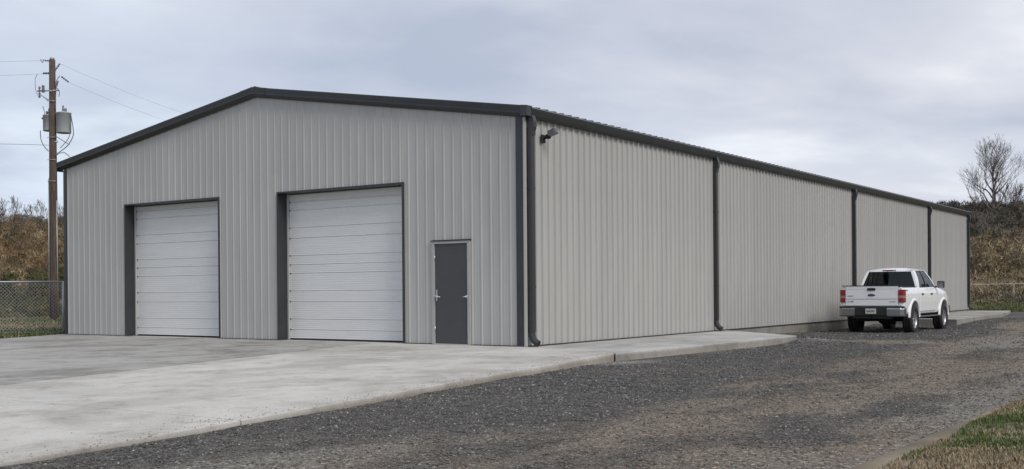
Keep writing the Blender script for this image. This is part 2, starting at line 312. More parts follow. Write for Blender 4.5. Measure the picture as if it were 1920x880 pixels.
# loose stones standing proud of the gravel
def stones(n, smin, smax, dmin, dmax, power=1.0):
    out = []; P = np.empty((0, 2))
    while len(P) < n:
        u = rng.uniform(0, 1, n*3); d = dmin+(dmax-dmin)*u**power
        ang = YAW + rng.uniform(-.52, .50, n*3)
        x = CAM.x - np.sin(ang)*d/np.cos(ang-YAW); y = CAM.y + np.cos(ang)*d/np.cos(ang-YAW)
        ok = (x < EDGE+.1) & (y < 42) & (x > np.where(y < -1.2, apron_edge(y)+.02, np.where(y < 8.5, 3.05, .08)))
        ok &= rng.uniform(0, 1, n*3) > dirt_mask(x, y)*.84
        P = np.concatenate([P, np.stack([x[ok], y[ok]], 1)])
    P = P[:n]; x, y = P[:, 0], P[:, 1]; s = smin+(smax-smin)*rng.uniform(0, 1, n)**2.2
    oct_ = np.array([[1,0,0],[-1,0,0],[0,1,0],[0,-1,0],[0,0,1],[0,0,-1]], float)
    V = oct_[None]*rng.uniform(.55, 1.25, (n, 6, 1)) + rng.normal(0, .18, (n, 6, 3))
    V *= (np.stack([np.ones(n), rng.uniform(.6, 1, n), rng.uniform(.35, .75, n)], 1)*s[:, None])[:, None, :]
    th = rng.uniform(0, 6.283, n); c, q = np.cos(th)[:, None], np.sin(th)[:, None]
    Vx = V[..., 0]*c - V[..., 1]*q; Vy = V[..., 0]*q + V[..., 1]*c
    V = np.stack([Vx + x[:, None], Vy + y[:, None], V[..., 2] + (gravel_z(x, y) + s*.18)[:, None]], -1)
    f = np.array([[0,2,4],[2,1,4],[1,3,4],[3,0,4],[2,0,5],[1,2,5],[3,1,5],[0,3,5]])
    Fc = (np.arange(n)[:, None, None]*6 + f[None]).reshape(-1, 3)
    g = rng.uniform(0, 1, n); base = np.where(g < .80, rng.uniform(.05, .13, n), np.where(g < .97, rng.uniform(.11, .18, n), rng.uniform(.22, .36, n)))
    dm = dirt_mask(x, y)[:, None]
    col = base[:, None]*np.array([1.04, .98, .92]); col = col*(1-.6*dm)+(col*.5+np.array([.10,.082,.06]))*.6*dm
    pq = (pale(x, y)*(rng.uniform(0,1,n) < .8))[:, None]; col = col*(1-pq)+np.array([.33,.32,.30])*pq
    return V.reshape(-1, 3), Fc, np.repeat(col, 6, 0)
parts_ = [stones(85000, .005, .018, 6.3, 13, .8), stones(80000, .007, .024, 12, 24, .8), stones(25000, .014, .04, 23, 46, .8)]
def grit(n):      # sand and grit tracked onto the apron corner and along its edge
    m_ = 60; y = np.concatenate([-12.0+rng.normal(0, .22, m_), rng.uniform(-16, -1.4, n-m_)]); off = np.concatenate([np.abs(rng.normal(0, .42, m_)), rng.exponential(.16, n-m_)])
    x = apron_edge(y)-.02-off; s_ = rng.uniform(.003, .009, n)
    oct_ = np.array([[1,0,0],[-1,0,0],[0,1,0],[0,-1,0],[0,0,1],[0,0,-1]], float)
    V = oct_[None]*s_[:, None, None]*rng.uniform(.6, 1.3, (n, 6, 1)); V[..., 2] *= .6
    V = V + np.stack([x, y, s_*.3], 1)[:, None, :]
    f = np.array([[0,2,4],[2,1,4],[1,3,4],[3,0,4],[2,0,5],[1,2,5],[3,1,5],[0,3,5]])
    return V.reshape(-1, 3), (np.arange(n)[:, None, None]*6+f[None]).reshape(-1, 3), np.repeat(np.array([.25,.22,.18])*rng.uniform(.5, 1.4, (n, 1)), 6, 0)
parts_.append(grit(900))
V = []; Fs = []; Cs = []; o_ = 0
for v, f, c in parts_: V.append(v); Fs.append(f+o_); Cs.append(c); o_ += len(v)
M_stone = tintmat('gravel_stone', 0.8)
me = npmesh('gravel_stones', np.concatenate(V), np.concatenate(Fs), M_stone, np.concatenate(Cs))
tag(ob('gravel_stones', me), 'loose crushed grey gravel covering the yard beside the building', 'gravel', kind='stuff')

# ---------------------------------------------------------------- concrete apron (slabs with open joints)
def prism(poly, z0, z1, inset=.006):
    cx = sum(p[0] for p in poly)/len(poly); cy = sum(p[1] for p in poly)/len(poly); q = []
    n_ = len(poly)
    for i in range(n_):        # inset every edge
        a, b, c = Vector(poly[i-1]), Vector(poly[i]), Vector(poly[(i+1) % n_])
        d1 = (b-a).normalized(); d2 = (c-b).normalized(); n1_ = Vector((-d1.y, d1.x)); n2_ = Vector((-d2.y, d2.x))
        k = (n1_+n2_).normalized(); q.append(b + k*inset/max(.3, k.dot(n1_)))
    b_ = MB(); n_ = len(q)
    b_.add([(p.x, p.y, z0) for p in q]+[(p.x, p.y, z1) for p in q], [tuple(range(n_-1, -1, -1)), tuple(range(n_, 2*n_))]+[(i, (i+1) % n_, n_+(i+1) % n_, n_+i) for i in range(n_)])
    return b_
apron = empty('concrete_apron', (0, 0, 0)); tag(apron, kind='structure')
J = lambda y: -4.05 - .305*y
L0 = lambda y: -15.85 - .49*y
L1 = lambda y: -12.5 - .45*y
E_ = lambda y: float(apron_edge(y))
yb, ym, yf = -.0, -11.85, -28.0
def slab_part(poly, m_):
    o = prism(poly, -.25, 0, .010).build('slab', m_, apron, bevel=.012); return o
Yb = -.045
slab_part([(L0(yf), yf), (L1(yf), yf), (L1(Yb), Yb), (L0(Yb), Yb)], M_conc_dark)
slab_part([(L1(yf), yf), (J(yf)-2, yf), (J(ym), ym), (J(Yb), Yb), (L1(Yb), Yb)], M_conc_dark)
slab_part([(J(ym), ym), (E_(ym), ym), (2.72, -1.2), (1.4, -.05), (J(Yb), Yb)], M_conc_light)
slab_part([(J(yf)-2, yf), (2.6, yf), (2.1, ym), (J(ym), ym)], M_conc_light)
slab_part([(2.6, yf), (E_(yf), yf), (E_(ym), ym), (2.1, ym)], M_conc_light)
o = prism([(L0(yf)+.3, yf+.3), (E_(yf)-.2, yf+.3), (2.4, -1.1), (L0(-.3)+.3, -.3)], -.3, -.03, 0).build('joint_filler', M_gap, apron)
# door thresholds running into the recesses
for x0, x1 in ((-12.9, -9.2), (-7.08, -3.22)):
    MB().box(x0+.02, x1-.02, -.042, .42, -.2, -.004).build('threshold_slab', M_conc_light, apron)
# side walkway
walk = empty('side_walkway'); tag(walk, kind='structure')
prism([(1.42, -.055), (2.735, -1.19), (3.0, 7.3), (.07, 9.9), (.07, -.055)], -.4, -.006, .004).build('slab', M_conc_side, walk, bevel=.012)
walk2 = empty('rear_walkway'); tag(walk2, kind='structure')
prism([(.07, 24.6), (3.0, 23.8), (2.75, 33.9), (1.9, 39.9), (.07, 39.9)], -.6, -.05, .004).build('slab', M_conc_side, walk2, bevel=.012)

# ---------------------------------------------------------------- metal building
W, LEN, SL = 15.65, 39.7, .156
bld = empty('metal_building', (-W/2, 0, 0))
tag(bld, 'long light grey ribbed metal warehouse with charcoal trim and two white overhead doors', 'building')
BX = Vector((W/2, 0, 0))                       # children use local coordinates = world + BX
def bpart(mb, name, mt, parent=bld, bevel=0):
    mb.v = [(v[0]+W/2, v[1], v[2]) for v in mb.v] if parent is bld else mb.v
    return mb.build(name, mt, parent, bevel)
OPEN = [(-12.9, -9.2, 3.5), (-7.08, -3.22, 3.5), (-2.40, -1.37, 2.235)]
def topz(x): return 4.66 + SL*(W/2-abs(x+W/2)) + .07
def rib_profile(pitch, nr, width, depth, basew=.066, topw=.026):
    """(t, out) points; ribs centred in pitches, tiny stiffeners between"""
    pts = [(0, 0)]
    for k in range(nr):
        c = (k+.5)*pitch
        pts += [(c-basew/2, 0), (c-topw/2, depth), (c+topw/2, depth), (c+basew/2, 0)]
        if k < nr-1:
            for q in (-.042, .042):
                e = (k+1)*pitch+q; pts += [(e-.012, 0), (e, .0045), (e+.012, 0)]
    pts += [(width, 0)]
    return pts
front = ob('front_wall', None) ; front.parent = bld
NP = 16; pw = W/NP
prof = rib_profile(pw/4, 4, pw, .0145, .058, .026)
for i in range(NP):
    xs = -W + i*pw; mb = MB(); pts = [(xs+t_, o_) for t_, o_ in prof]
    cuts = [e for a_, b_, _ in OPEN for e in (a_, b_) if xs < e < xs+pw]
    for e in cuts:
        for k in range(len(pts)-1):
            if pts[k][0] < e < pts[k+1][0]:
                f_ = (e-pts[k][0])/(pts[k+1][0]-pts[k][0]); pts.insert(k+1, (e, pts[k][1]*(1-f_)+pts[k+1][1]*f_)); break
    if xs < -W/2 < xs+pw-1e-6 and not any(abs(p_[0]+W/2) < 1e-6 for p_ in pts):
        for k in range(len(pts)-1):
            if pts[k][0] < -W/2 < pts[k+1][0]: pts.insert(k+1, (-W/2, pts[k][1])); break
    for (a_, oa), (b_, ob_) in zip(pts, pts[1:]):
        mid = (a_+b_)/2; z0 = .012
        for c_, d_, h_ in OPEN:
            if c_ < mid < d_: z0 = h_
        mb.add([(a_+W/2, -oa, z0), (b_+W/2, -ob_, z0), (b_+W/2, -ob_, topz(b_)), (a_+W/2, -oa, topz(a_))], [(0,1,2,3)])
    mb.build('wall_panel', M_wall, front)
side = ob('side_wall', None); side.parent = bld
NS = 40; ps = LEN/NS; prof = rib_profile(ps/4, 4, ps, .042, .062, .030)
mb = MB()
for (a_, oa), (b_, ob_) in zip(prof, prof[1:]): mb.add([(oa, a_, .012), (ob_, b_, .012), (ob_, b_, 4.74), (oa, a_, 4.74)], [(0,1,2,3)])
me = mb.mesh('wall_panel', M_wall)
for i in range(NS): o = ob('wall_panel', me, side); o.location = (W/2, i*ps, 0)
# far sides (never seen, close the volume)
mb = MB(); mb.add([(-W,0,0),(-W,LEN,0),(-W,LEN,4.74),(-W,0,4.74)], [(3,2,1,0)]); bpart(mb, 'left_wall', M_wall)
mb = MB(); mb.add([(-W,LEN,0),(0,LEN,0),(0,LEN,4.74),(-W/2,LEN,topz(-W/2)),(-W,LEN,4.74)], [(4,3,2,1,0)]); bpart(mb, 'rear_wall', M_wall)
mb = MB(); mb.box(-W+.1, -.1, .45, .5, 0, 4.5); bpart(mb, 'inner_lining', M_gap)
# roof
roof = ob('roof', None); roof.parent = bld
def roofz(x): return 4.855 + SL*(W/2-abs(x+W/2))
NR = 43; pr = (LEN+.16)/NR; prof = rib_profile(pr/3, 3, pr, .052, .08, .035)
for s_ in (1, -1):
    mb = MB(); xe = .13
    for (a_, oa), (b_, ob_) in zip(prof, prof[1:]):
        q = [(xe, a_, roofz(0)-SL*xe+oa), (xe, b_, roofz(0)-SL*xe+ob_), (-W/2, b_, roofz(-W/2)+ob_), (-W/2, a_, roofz(-W/2)+oa)]
        q = [(s_*(x_+W/2), y_, z_) for x_, y_, z_ in q]
        mb.add(q, [(0,1,2,3) if s_ > 0 else (3,2,1,0)])
        if oa > .01 or ob_ > .01:
            e0 = q[0]; e1 = q[1]; zb_ = roofz(0)-SL*xe-.01
            mb.add([(e0[0], e0[1], zb_), (e1[0], e1[1], zb_), e1, e0], [(0,1,2,3)])
    me = mb.mesh('roof_panel', M_roof)
    for i in range(NR): o = ob('roof_panel', me, roof); o.location = (0, -.08+i*pr, 0)
mb = MB().sweep([(-W/2, -.06, 0), (-W/2, LEN+.08, 0)], [(-.22, roofz(-W/2)+.01), (0, roofz(-W/2)+.07), (.22, roofz(-W/2)+.01), (0, roofz(-W/2)+.05)], up=(0,0,1)); bpart(mb, 'ridge_cap', M_roof)
# rake trim: sculptured, two faces, in lengths with lapped joints
def rake(x0, x1, name='rake_trim', y_=0, fat=0):
    pf = [(-.03, .245), (-.135, .235), (-.140, .215), (-.128, .105), (-.150, .098), (-.150, .075), (-.045, .0), (-.03, .0)]
    q = []
    for x in (x0, x1):
        z = 4.655 + SL*(W/2-abs(x+W/2)); q.append([(x+W/2, y_+a*(1+fat)-fat*.02, z+b*(1+fat*.3)) for a, b in pf])
    n_ = len(pf); mb = MB(); mb.add(q[0]+q[1], [(i, (i+1) % n_, n_+(i+1) % n_, n_+i) for i in range(n_)]+[tuple(range(n_-1,-1,-1)), tuple(range(n_, 2*n_))])
    return mb.build(name, M_dark, bld)
for x0, x1 in ((-W-.16, -12.3), (-12.295, -8.2), (-7.45, -3.9), (-3.895, .0)): rake(x0, x1)
rake(-8.25, -W/2, 'ridge_trim', 0, .06); rake(-W/2, -7.4, 'ridge_trim', 0, .06)
# rake end boxes
mb = MB().hexa([(.001,-.15,4.665),(.16,-.15,4.665),(.16,.02,4.665),(.001,.02,4.665)], [(.001,-.137,4.895),(.16,-.137,4.875),(.16,.02,4.875),(.001,.02,4.895)]); bpart(mb, 'corner_box', M_dark, bevel=.006)
mb = MB().box(-W-.19, -W-.162, -.15, .05, 4.60, 4.86); bpart(mb, 'corner_box', M_dark, bevel=.006)
# eave gutter (open box section), both sides
for s_ in (1, -1):
    pf = [(.012, 4.835), (.012, 4.66), (.115, 4.66), (.135, 4.70), (.165, 4.80), (.170, 4.842), (.150, 4.842), (.148, 4.80), (.11, 4.69), (.03, 4.69), (.03, 4.835)]
    a_ = [(s_*(W/2+x), .022, z) for x, z in pf]; b_ = [(s_*(W/2+x), LEN+.06, z) for x, z in pf]; n_ = len(pf)
    mb = MB(); mb.add(a_+b_, [(i, (i+1) % n_, n_+(i+1) % n_, n_+i) for i in range(n_)]+[tuple(range(n_)), tuple(range(n_, 2*n_))]); g_ = mb.build('gutter', M_dark, bld)
    if s_ > 0:
        MB().box(W/2+.1715, W/2+.182, .03, LEN+.05, 4.826, 4.848).build('gutter_lip_highlight', M_lip, bld)  # thin pale strip added as a painted highlight along the gutter's front lip
        for k in range(1, 13):
            y_ = k*LEN/13; MB().box(W/2+.031, W/2+.150, y_-.012, y_+.012, 4.836, 4.8418).build('gutter_strap', M_dark, bld)
# corner trims
mb = MB().add([(-.195,-.036,.0),(-.012,-.036,.0),(-.012,-.036,4.70),(-.195,-.036,4.70),(-.195,-.002,.0),(-.012,-.002,0),(-.012,-.002,4.7),(-.195,-.002,4.7)], [(0,1,2,3),(1,5,6,2),(4,0,3,7)]); bpart(mb, 'corner_trim', M_dark)
mb = MB().box(-.012, .036, -.040, .012, 0, 4.66); bpart(mb, 'corner_post', M_wall)
mb = MB().box(-W-.03, -W+.085, -.037, .03, 0, 4.64); bpart(mb, 'corner_trim', M_dark)
mb = MB().box(-.002, .04, LEN-.12, LEN+.03, 0, 4.66); bpart(mb, 'corner_trim', M_dark)
# base trim
xs_ = [-W+.09, -12.97, None, -9.13, -7.15, None, -3.15, -2.46, None, -1.32, -.2]
for a_, b_ in ((-W+.09, -12.97), (-9.13, -7.15), (-3.15, -2.46), (-1.31, -.197)):
    mb = MB().box(a_, b_, -.038, -.001, .001, .016); bpart(mb, 'base_trim', M_dark)
mb = MB().box(.001, .046, .055, LEN-.125, -.008, .018); bpart(mb, 'base_trim', M_dark)
# foundation
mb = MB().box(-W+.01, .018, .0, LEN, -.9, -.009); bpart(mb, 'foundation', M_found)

# downspouts
def downspout(y, width=.125):
    cx = W/2; d = empty('downspout', (cx, y, 0)); d.parent = bld
    hw, hd = width/2, .052
    pf = [(-hw, -hd), (-hw*.55, -hd*1.0), (-hw*.5, -hd*.86), (hw*.5, -hd*.86), (hw*.55, -hd), (hw, -hd), (hw, hd), (-hw, hd)]
    MB().sweep([(.09, 0, .30), (.09, 0, 4.30)], pf, up=(1,0,0)).build('pipe', M_dark, d)
    MB().sweep([(.09, 0, 4.301), (.10, 0, 4.40), (.125, 0, 4.47), (.13, 0, 4.55), (.09, 0, 4.67)], [(-hw*1.15,-hd*1.15),(hw*1.15,-hd*1.15),(hw*1.15,hd*1.15),(-hw*1.15,hd*1.15)], up=(0,1,0.001)).build('outlet', M_dark, d)
    arc = [(.09, 0, .34)]+[(.09+.22*(1-math.cos(a)), 0, .25-.20*math.sin(a)) for a in np.linspace(0, R(72), 9)]
    sc_ = [1.0]+[1.10 if k % 2 else 1.0 for k in range(9)]
    n_ = 10; el = [(hw*1.05*math.cos(2*math.pi*k/n_), hd*1.25*math.sin(2*math.pi*k/n_)) for k in range(n_)]
    MB().sweep(arc, el, up=(0,1,0.001), scale=sc_, cap=False, smooth=False).build('elbow', M_dark, d)
    MB().sweep([arc[-1], (arc[-1][0]-.004, 0, arc[-1][2]+.002)], [(q*.97, e*.97) for q, e in el], up=(0,1,0.001)).build('spout_mouth', M_gap, d)
    for z in (1.2, 3.2): MB().box(.035, .146, -hw-.012, hw+.012, z, z+.035).build('strap', M_dark, d)
    return d
downspout(.10)
for y in (9.14, 21.2, 31.8, 39.35): downspout(y)
# wall mounted camera/light at the corner
fx = empty('security_light', (.034, .62, 4.28)); fx.scale = (1.2, 1.2, 1.2); tag(fx, 'small dark grey security light on an arm high beside the near corner downspout', 'wall light')
MB().box(0, .03, -.06, .06, -.07, .07).build('mount_plate', M_gap, fx, .006)
MB().tube([(.02,0,0), (.10,0,.015), (.17,.0,.07)], .018, 8).build('arm', M_gap, fx)
MB().lathe((.12,0,.03), (0,1,0), [(0,-.035),(.04,-.035),(.04,.035),(0,.035)], 12).build('swivel', M_gap, fx)
M_lens = mat('frosted_lens', (.10,.10,.11), .2, 0, .05)
h_ = MB().hexa([(.15,-.055,.03),(.30,-.055,.07),(.30,.055,.07),(.15,.055,.03)], [(.13,-.055,.12),(.27,-.055,.17),(.27,.055,.17),(.13,.055,.12)]).build('lamp_head', M_edge, fx, .008)
MB().hexa([(.301,-.045,.08),(.306,-.045,.08),(.306,.045,.08),(.301,.045,.08)], [(.275,-.045,.16),(.28,-.045,.16),(.28,.045,.16),(.275,.045,.16)]).build('lens', M_lens, h_)
MB().box(.12, .16, -.02, .02, .05, .09).build('knuckle', M_gap, fx)

# overhead doors
DY = .30
def overhead_door(x0, x1, H, fr, label):
    """fr: heights of horizontal joints as fraction from top"""
    cx = (x0+x1)/2; d = empty('overhead_door', (cx+W/2, 0, 0)); d.parent = bld; d['label'] = label
    w2 = (x1-x0)/2; t_ = .038
    # jamb and header trims, faces 6 cm wide with the reveal behind
    MB().box(-w2-t_, -w2, -.042, DY+.06, .002, H+t_).build('jamb_trim', M_dark, d)
    MB().box(w2, w2+t_, -.042, DY+.06, .002, H+t_).build('jamb_trim', M_dark, d)
    MB().box(-w2+.0005, w2-.0005, -.044, DY+.06, H, H+t_-.003).build('header_trim', M_dark, d)
    MB().box(-w2+.002, -w2+.05, DY-.045, DY+.03, .006, H-.01).build('weather_seal', M_seal, d)
    MB().box(w2-.05, w2-.002, DY-.045, DY+.03, .006, H-.01).build('weather_seal', M_seal, d)
    MB().box(-w2+.052, w2-.052, DY-.02, DY+.03, -.001, .028).build('bottom_seal', M_gap, d)
    zs = [H*(1-f_) for f_ in fr]; zs = [H-.008]+zs+[.03]
    xl = w2-.055
    for a_, b_ in zip(zs, zs[1:]):
        h = a_-b_; nm = max(1, round(h/.062)); pr_ = []      # vertical profile: bevelled edge, faint pencil ribs
        g = .004; pr_ = [(DY+.018, a_), (DY+.014, a_-.004), (DY-.001, a_-.022)]
        z_ = a_-.03; step = (h-.06)/nm
        for k in range(nm):
            zc = z_-k*step; pr_ += [(DY, zc), (DY, zc-step*.62), (DY+.0025, zc-step*.74), (DY+.0025, zc-step*.88)]
        pr_ += [(DY, b_+.020), (DY-.004, b_+.016), (DY-.004, b_+.011), (DY+.014, b_+.001), (DY+.018, b_)]
        mb = MB()
        for (p0, p1) in zip(pr_, pr_[1:]): mb.add([(-xl, p0[0], p0[1]), (xl, p0[0], p0[1]), (xl, p1[0], p1[1]), (-xl, p1[0], p1[1])], [(3,2,1,0)])
        mb.build('door_section', M_door, d)
    MB().box(-xl-.01, xl+.01, DY+.034, DY+.07, .0, H).build('backing', M_gap, d)
    for z_ in (zs[1:-1]):
        MB().box(-xl-.004, -xl+.022, DY-.012, DY-.005, z_-.016, z_+.016).build('hinge', M_gap, d)
f1 = [ (y-110)/710 for y in (150,190,275,326,411,455,497,582,634,719,770)]
overhead_door(-7.08, -3.22, 3.5, f1, 'white ribbed overhead door nearer the walk door')
overhead_door(-12.9, -9.2, 3.5, [(y-182)/612 for y in (208,244,321,361,436,474,515,591,635,711,755)], 'white ribbed overhead door nearer the utility pole')

# walk door
pd = empty('walk_door', (-1.885+W/2, 0, 0)); pd.parent = bld
FW = .485
MB().box(-FW-.03, -FW+.045, -.046, .10, .004, 2.205).build('door_frame', M_frame, pd, .004)
MB().box(FW-.045, FW+.03, -.046, .10, .004, 2.205).build('door_frame', M_frame, pd, .004)
MB().box(-FW+.046, FW-.046, -.046, .10, 2.15, 2.204).build('door_frame', M_frame, pd, .004)
MB().box(-FW-.05, FW+.05, -.062, -.002, 2.208, 2.226).build('drip_cap', M_dark, pd)
MB().box(-FW+.05, FW-.05, -.018, .03, .03, 2.146).build('door_leaf', M_pdoor, pd, .003)
MB().box(-FW+.046, FW-.046, -.05, .08, -.002, .022).build('threshold', M_steel, pd, .003)
def lever(x, s_, L_=.13):
    h = MB().lathe((x, -.018, 1.02), (0,-1,0), [(.0,.03),(.034,.028),(.036,0),(0,0)], 16).build('door_handle', M_steel, pd)
    MB().tube([(x,-.045,1.02),(x,-.075,1.02),(x+s_*.02,-.08,1.02),(x+s_*L_,-.08,1.015)], .012, 8).build('lever', M_steel, h)
    return h
hd_ = lever(-.395, 1)
MB().box(-.415, -.375, -.026, -.0185, .93, 1.17).build('escutcheon', M_steel, hd_, .003)
lever(.415, -1, .075)
for z in (.33, 1.85):
    for s_ in (-1, 1): MB().tube([(s_*(FW-.047), -.028, z-.06), (s_*(FW-.047), -.028, z+.06)], .011, 8).build('hinge', M_steel, pd)

# ---------------------------------------------------------------- pickup truck
M_white = mat('white_car_paint', (.86, .86, .86), .22, 0, .015, 2, coat=.6)
M_blk = mat('black_plastic', (.018,.018,.019), .5, 0, .1, 10)
M_tyre = mat('tyre_rubber', (.016,.016,.016), .8, 0, .15, 20, .3, 60)
M_chrome = mat('bumper_chrome', (.34,.34,.35), .30, 1.0, .05, 4)
M_rim = mat('alloy_rim', (.55,.56,.58), .28, .85, .05, 6)
M_under = mat('underbody_black', (.012,.012,.012), .9)
M_seat = mat('dark_seat_cloth', (.03,.03,.032), .9)
M_red = mat('red_lens', (.27,.010,.014), .15, 0, .1, 20, coat=.5)
M_clr = mat('smoked_clear_lens', (.30,.20,.18), .15, 0, .2, 15, coat=.5)
M_plate = mat('plate_cream', (.55,.56,.50), .4, 0, .12, 40)
M_badge = mat('badge_grey', (.16,.165,.18), .3, .6)
M_glass = bpy.data.materials.new('tinted_glass'); M_glass.use_nodes = True
t = M_glass.node_tree; l = t.links.new; t.nodes.clear()
out = N(t, 'ShaderNodeOutputMaterial'); tr = N(t, 'ShaderNodeBsdfTransparent'); gl = N(t, 'ShaderNodeBsdfGlossy', in_Roughness=.03); fr_ = N(t, 'ShaderNodeFresnel', in_IOR=1.5)
nz = N(t, 'ShaderNodeTexNoise', in_Scale=2.0); cr_ = ramp(t, [(0, (.46,.52,.51)), (1, (.50,.56,.55))]); l(nz.outputs[0], cr_.inputs[0]); l(cr_.outputs[0], tr.inputs[0])
mx_ = N(t, 'ShaderNodeMixShader'); l(fr_.outputs[0], mx_.inputs[0]); l(tr.outputs[0], mx_.inputs[1]); l(gl.outputs[0], mx_.inputs[2]); l(mx_.outputs[0], out.inputs[0])

TX, TY, TROT = 2.24, 19.05, R(-1.0)
TZ = float(base_z(TY))-.025
trk = empty('pickup_truck', (TX, TY, TZ), TROT)
tag(trk, 'white crew cab pickup truck parked on gravel close to the side wall', 'pickup truck')
SEC = [(.84,.56),(.93,.585),(.965,.66),(.972,.80),(.985,.95),(.985,1.10),(.972,1.22),(.955,1.30),(.93,1.37)]
def hw_at(z): return float(np.interp(z, [q[1] for q in SEC], [q[0] for q in SEC]))
def section(y, sx=1, top=1.43, bot=0, tw=.90):
    half = [(q[0]*sx, q[1]+bot*(1-(q[1]-.56)/.8)) for q in SEC]
    zs_ = 1.37; half = [(a, .56+bot+(b-.56)*(top-.06-.56-bot)/(zs_-.56)) for a, b in [(q[0]*sx, q[1]) for q in SEC]]
    half.append((tw*sx, top-.012)); half.append((tw*sx-.05, top))
    ring = half + [(-a, b) for a, b in reversed(half)]
    return [(a, y, b) for a, b in ring]
secs = [section(-2.90,.985), section(-2.86,1.0), section(-2.2), section(-1.3), section(-.6,1,1.43), section(.4,1,1.43), section(1.05,1,1.43), section(1.25,1,1.41), section(1.8,1,1.37,0,.86), section(2.2,.985,1.32,.02,.82), section(2.52,.95,1.25,.05,.78), section(2.66,.90,1.17,.08,.74)]
mb = MB(); n_ = len(secs[0]); vs = [p_ for s_ in secs for p_ in s_]; fs = []
for i in range(len(secs)-1):
    for j in range(n_): k = (j+1) % n_; fs.append((i*n_+j, (i+1)*n_+j, (i+1)*n_+k, i*n_+k))
fs.append(tuple(range(n_))); fs.append(tuple((len(secs)-1)*n_+j for j in range(n_-1,-1,-1)))
mb.add(vs, fs, False); hull = mb.mesh('body', M_white)
WY = (-1.78, 1.72); WZ = .445
def boolean(me, cutters):
    o = bpy.data.objects.new('tmp', me); C.objects.link(o); tmp = []
    for c_ in cutters:
        bm = bmesh.new(); bm.from_mesh(c_); bmesh.ops.recalc_face_normals(bm, faces=bm.faces); bm.to_mesh(c_); bm.free()
        q = bpy.data.objects.new('tmp_cut', c_); C.objects.link(q); tmp.append(q); md = o.modifiers.new('b', 'BOOLEAN'); md.operation = 'DIFFERENCE'; md.solver = 'EXACT'; md.object = q
    dg = bpy.context.evaluated_depsgraph_get(); dg.update(); r_ = bpy.data.meshes.new_from_object(o.evaluated_get(dg))
    for q in tmp+[o]: bpy.data.objects.remove(q)
    return r_
bm = bmesh.new(); bm.from_mesh(hull); bmesh.ops.recalc_face_normals(bm, faces=bm.faces); bm.to_mesh(hull); bm.free()
cut = [MB().box(-.80,.80,-2.845,-1.30,.90,1.7).mesh('c', M_blk)]
for y in WY:
    for s_ in (-1, 1): cut.append(MB().lathe((s_*.60, y, WZ+.03), (s_,0,0), [(0,0),(.51,0),(.51,.6),(0,.6)], 32).mesh('c', M_blk))
# cabin void
cut.append(MB().hexa([(-.80,-1.12,1.0),(.80,-1.12,1.0),(.80,1.0,1.0),(-.80,1.0,1.0)], [(-.80,-1.12,1.7),(.80,-1.12,1.7),(.80,1.0,1.7),(-.80,1.0,1.7)]).mesh('c', M_blk))
# gap between cab and bed
cut.append(MB().add(*(lambda b: (b.v, b.f))(MB().box(-1.1,1.1,-1.225,-1.205,.62,1.7))).mesh('c', M_blk))
hull = boolean(hull, cut)
if hull.materials: hull.materials[0] = M_white
hull.name = 'body'
for pl in hull.polygons:
    pl.use_smooth = False
body = ob('body', hull, trk)
# door skins
def skin(y0, y1, name, z0=.66, z1=1.405):
    mb = MB(); zz = [z0]+[z for z in (.80,.95,1.10,1.22,1.30,1.37) if z0 < z < z1]+[z1]; out = []
    k = (1.43-.06-.56)/(1.37-.56)
    for s_ in (1,):
        mb2 = [(hw_at(z)+.009 if z < 1.38 else .922, z) for z in zz]
        vs = [(a, y, z) for y in (y0+.012, y1-.012) for a, z in mb2]+[(a-.03, y, z) for y in (y0+.012, y1-.012) for a, z in mb2]
        m_ = len(zz); fs = [(i, m_+i, m_+i+1, i+1) for i in range(m_-1)]
        fs += [(i, i+1, 2*m_+i+1, 2*m_+i) for i in range(m_-1)] + [(m_+i+1, m_+i, 3*m_+i, 3*m_+i+1) for i in range(m_-1)]
        fs += [(0, 2*m_, 3*m_, m_), (m_-1, 2*m_-1, 4*m_-1, 3*m_-1)]
    return vs, fs
for s_ in (1, -1):
    for (y0, y1) in ((-1.10, -.06), (-.04, 1.02)):
        vs, fs = skin(y0, y1, ''); mb = MB(); mb.add([(s_*a, b, c) for a, b, c in vs], fs); d_ = mb.build('door', M_white, trk)
        yh = y0+.16 if False else (y0+.15)
        MB().box(*sorted((s_*.985, s_*1.012)), yh, yh+.17, 1.175, 1.225).build('door_handle', M_blk, d_, .006)
# fender flares
for y in WY:
    for s_ in (-1, 1):
        mb = MB(); n_ = 20; A = np.linspace(R(-18), R(198), n_); vs = []
        for a in A:
            ca, sa = math.cos(a), math.sin(a)
            for (r_, x_) in ((.512,.93),(.514,1.006),(.53,1.014),(.58,1.008),(.62,.965)): vs.append((s_*x_, y+ca*r_, max(.47, WZ+.03+sa*r_)))
        m_ = 5; mb.add(vs, [(i*m_+j, i*m_+j+1, (i+1)*m_+j+1, (i+1)*m_+j) for i in range(n_-1) for j in range(m_-1)], True)
        mb.build('fender_flare', M_white, trk)
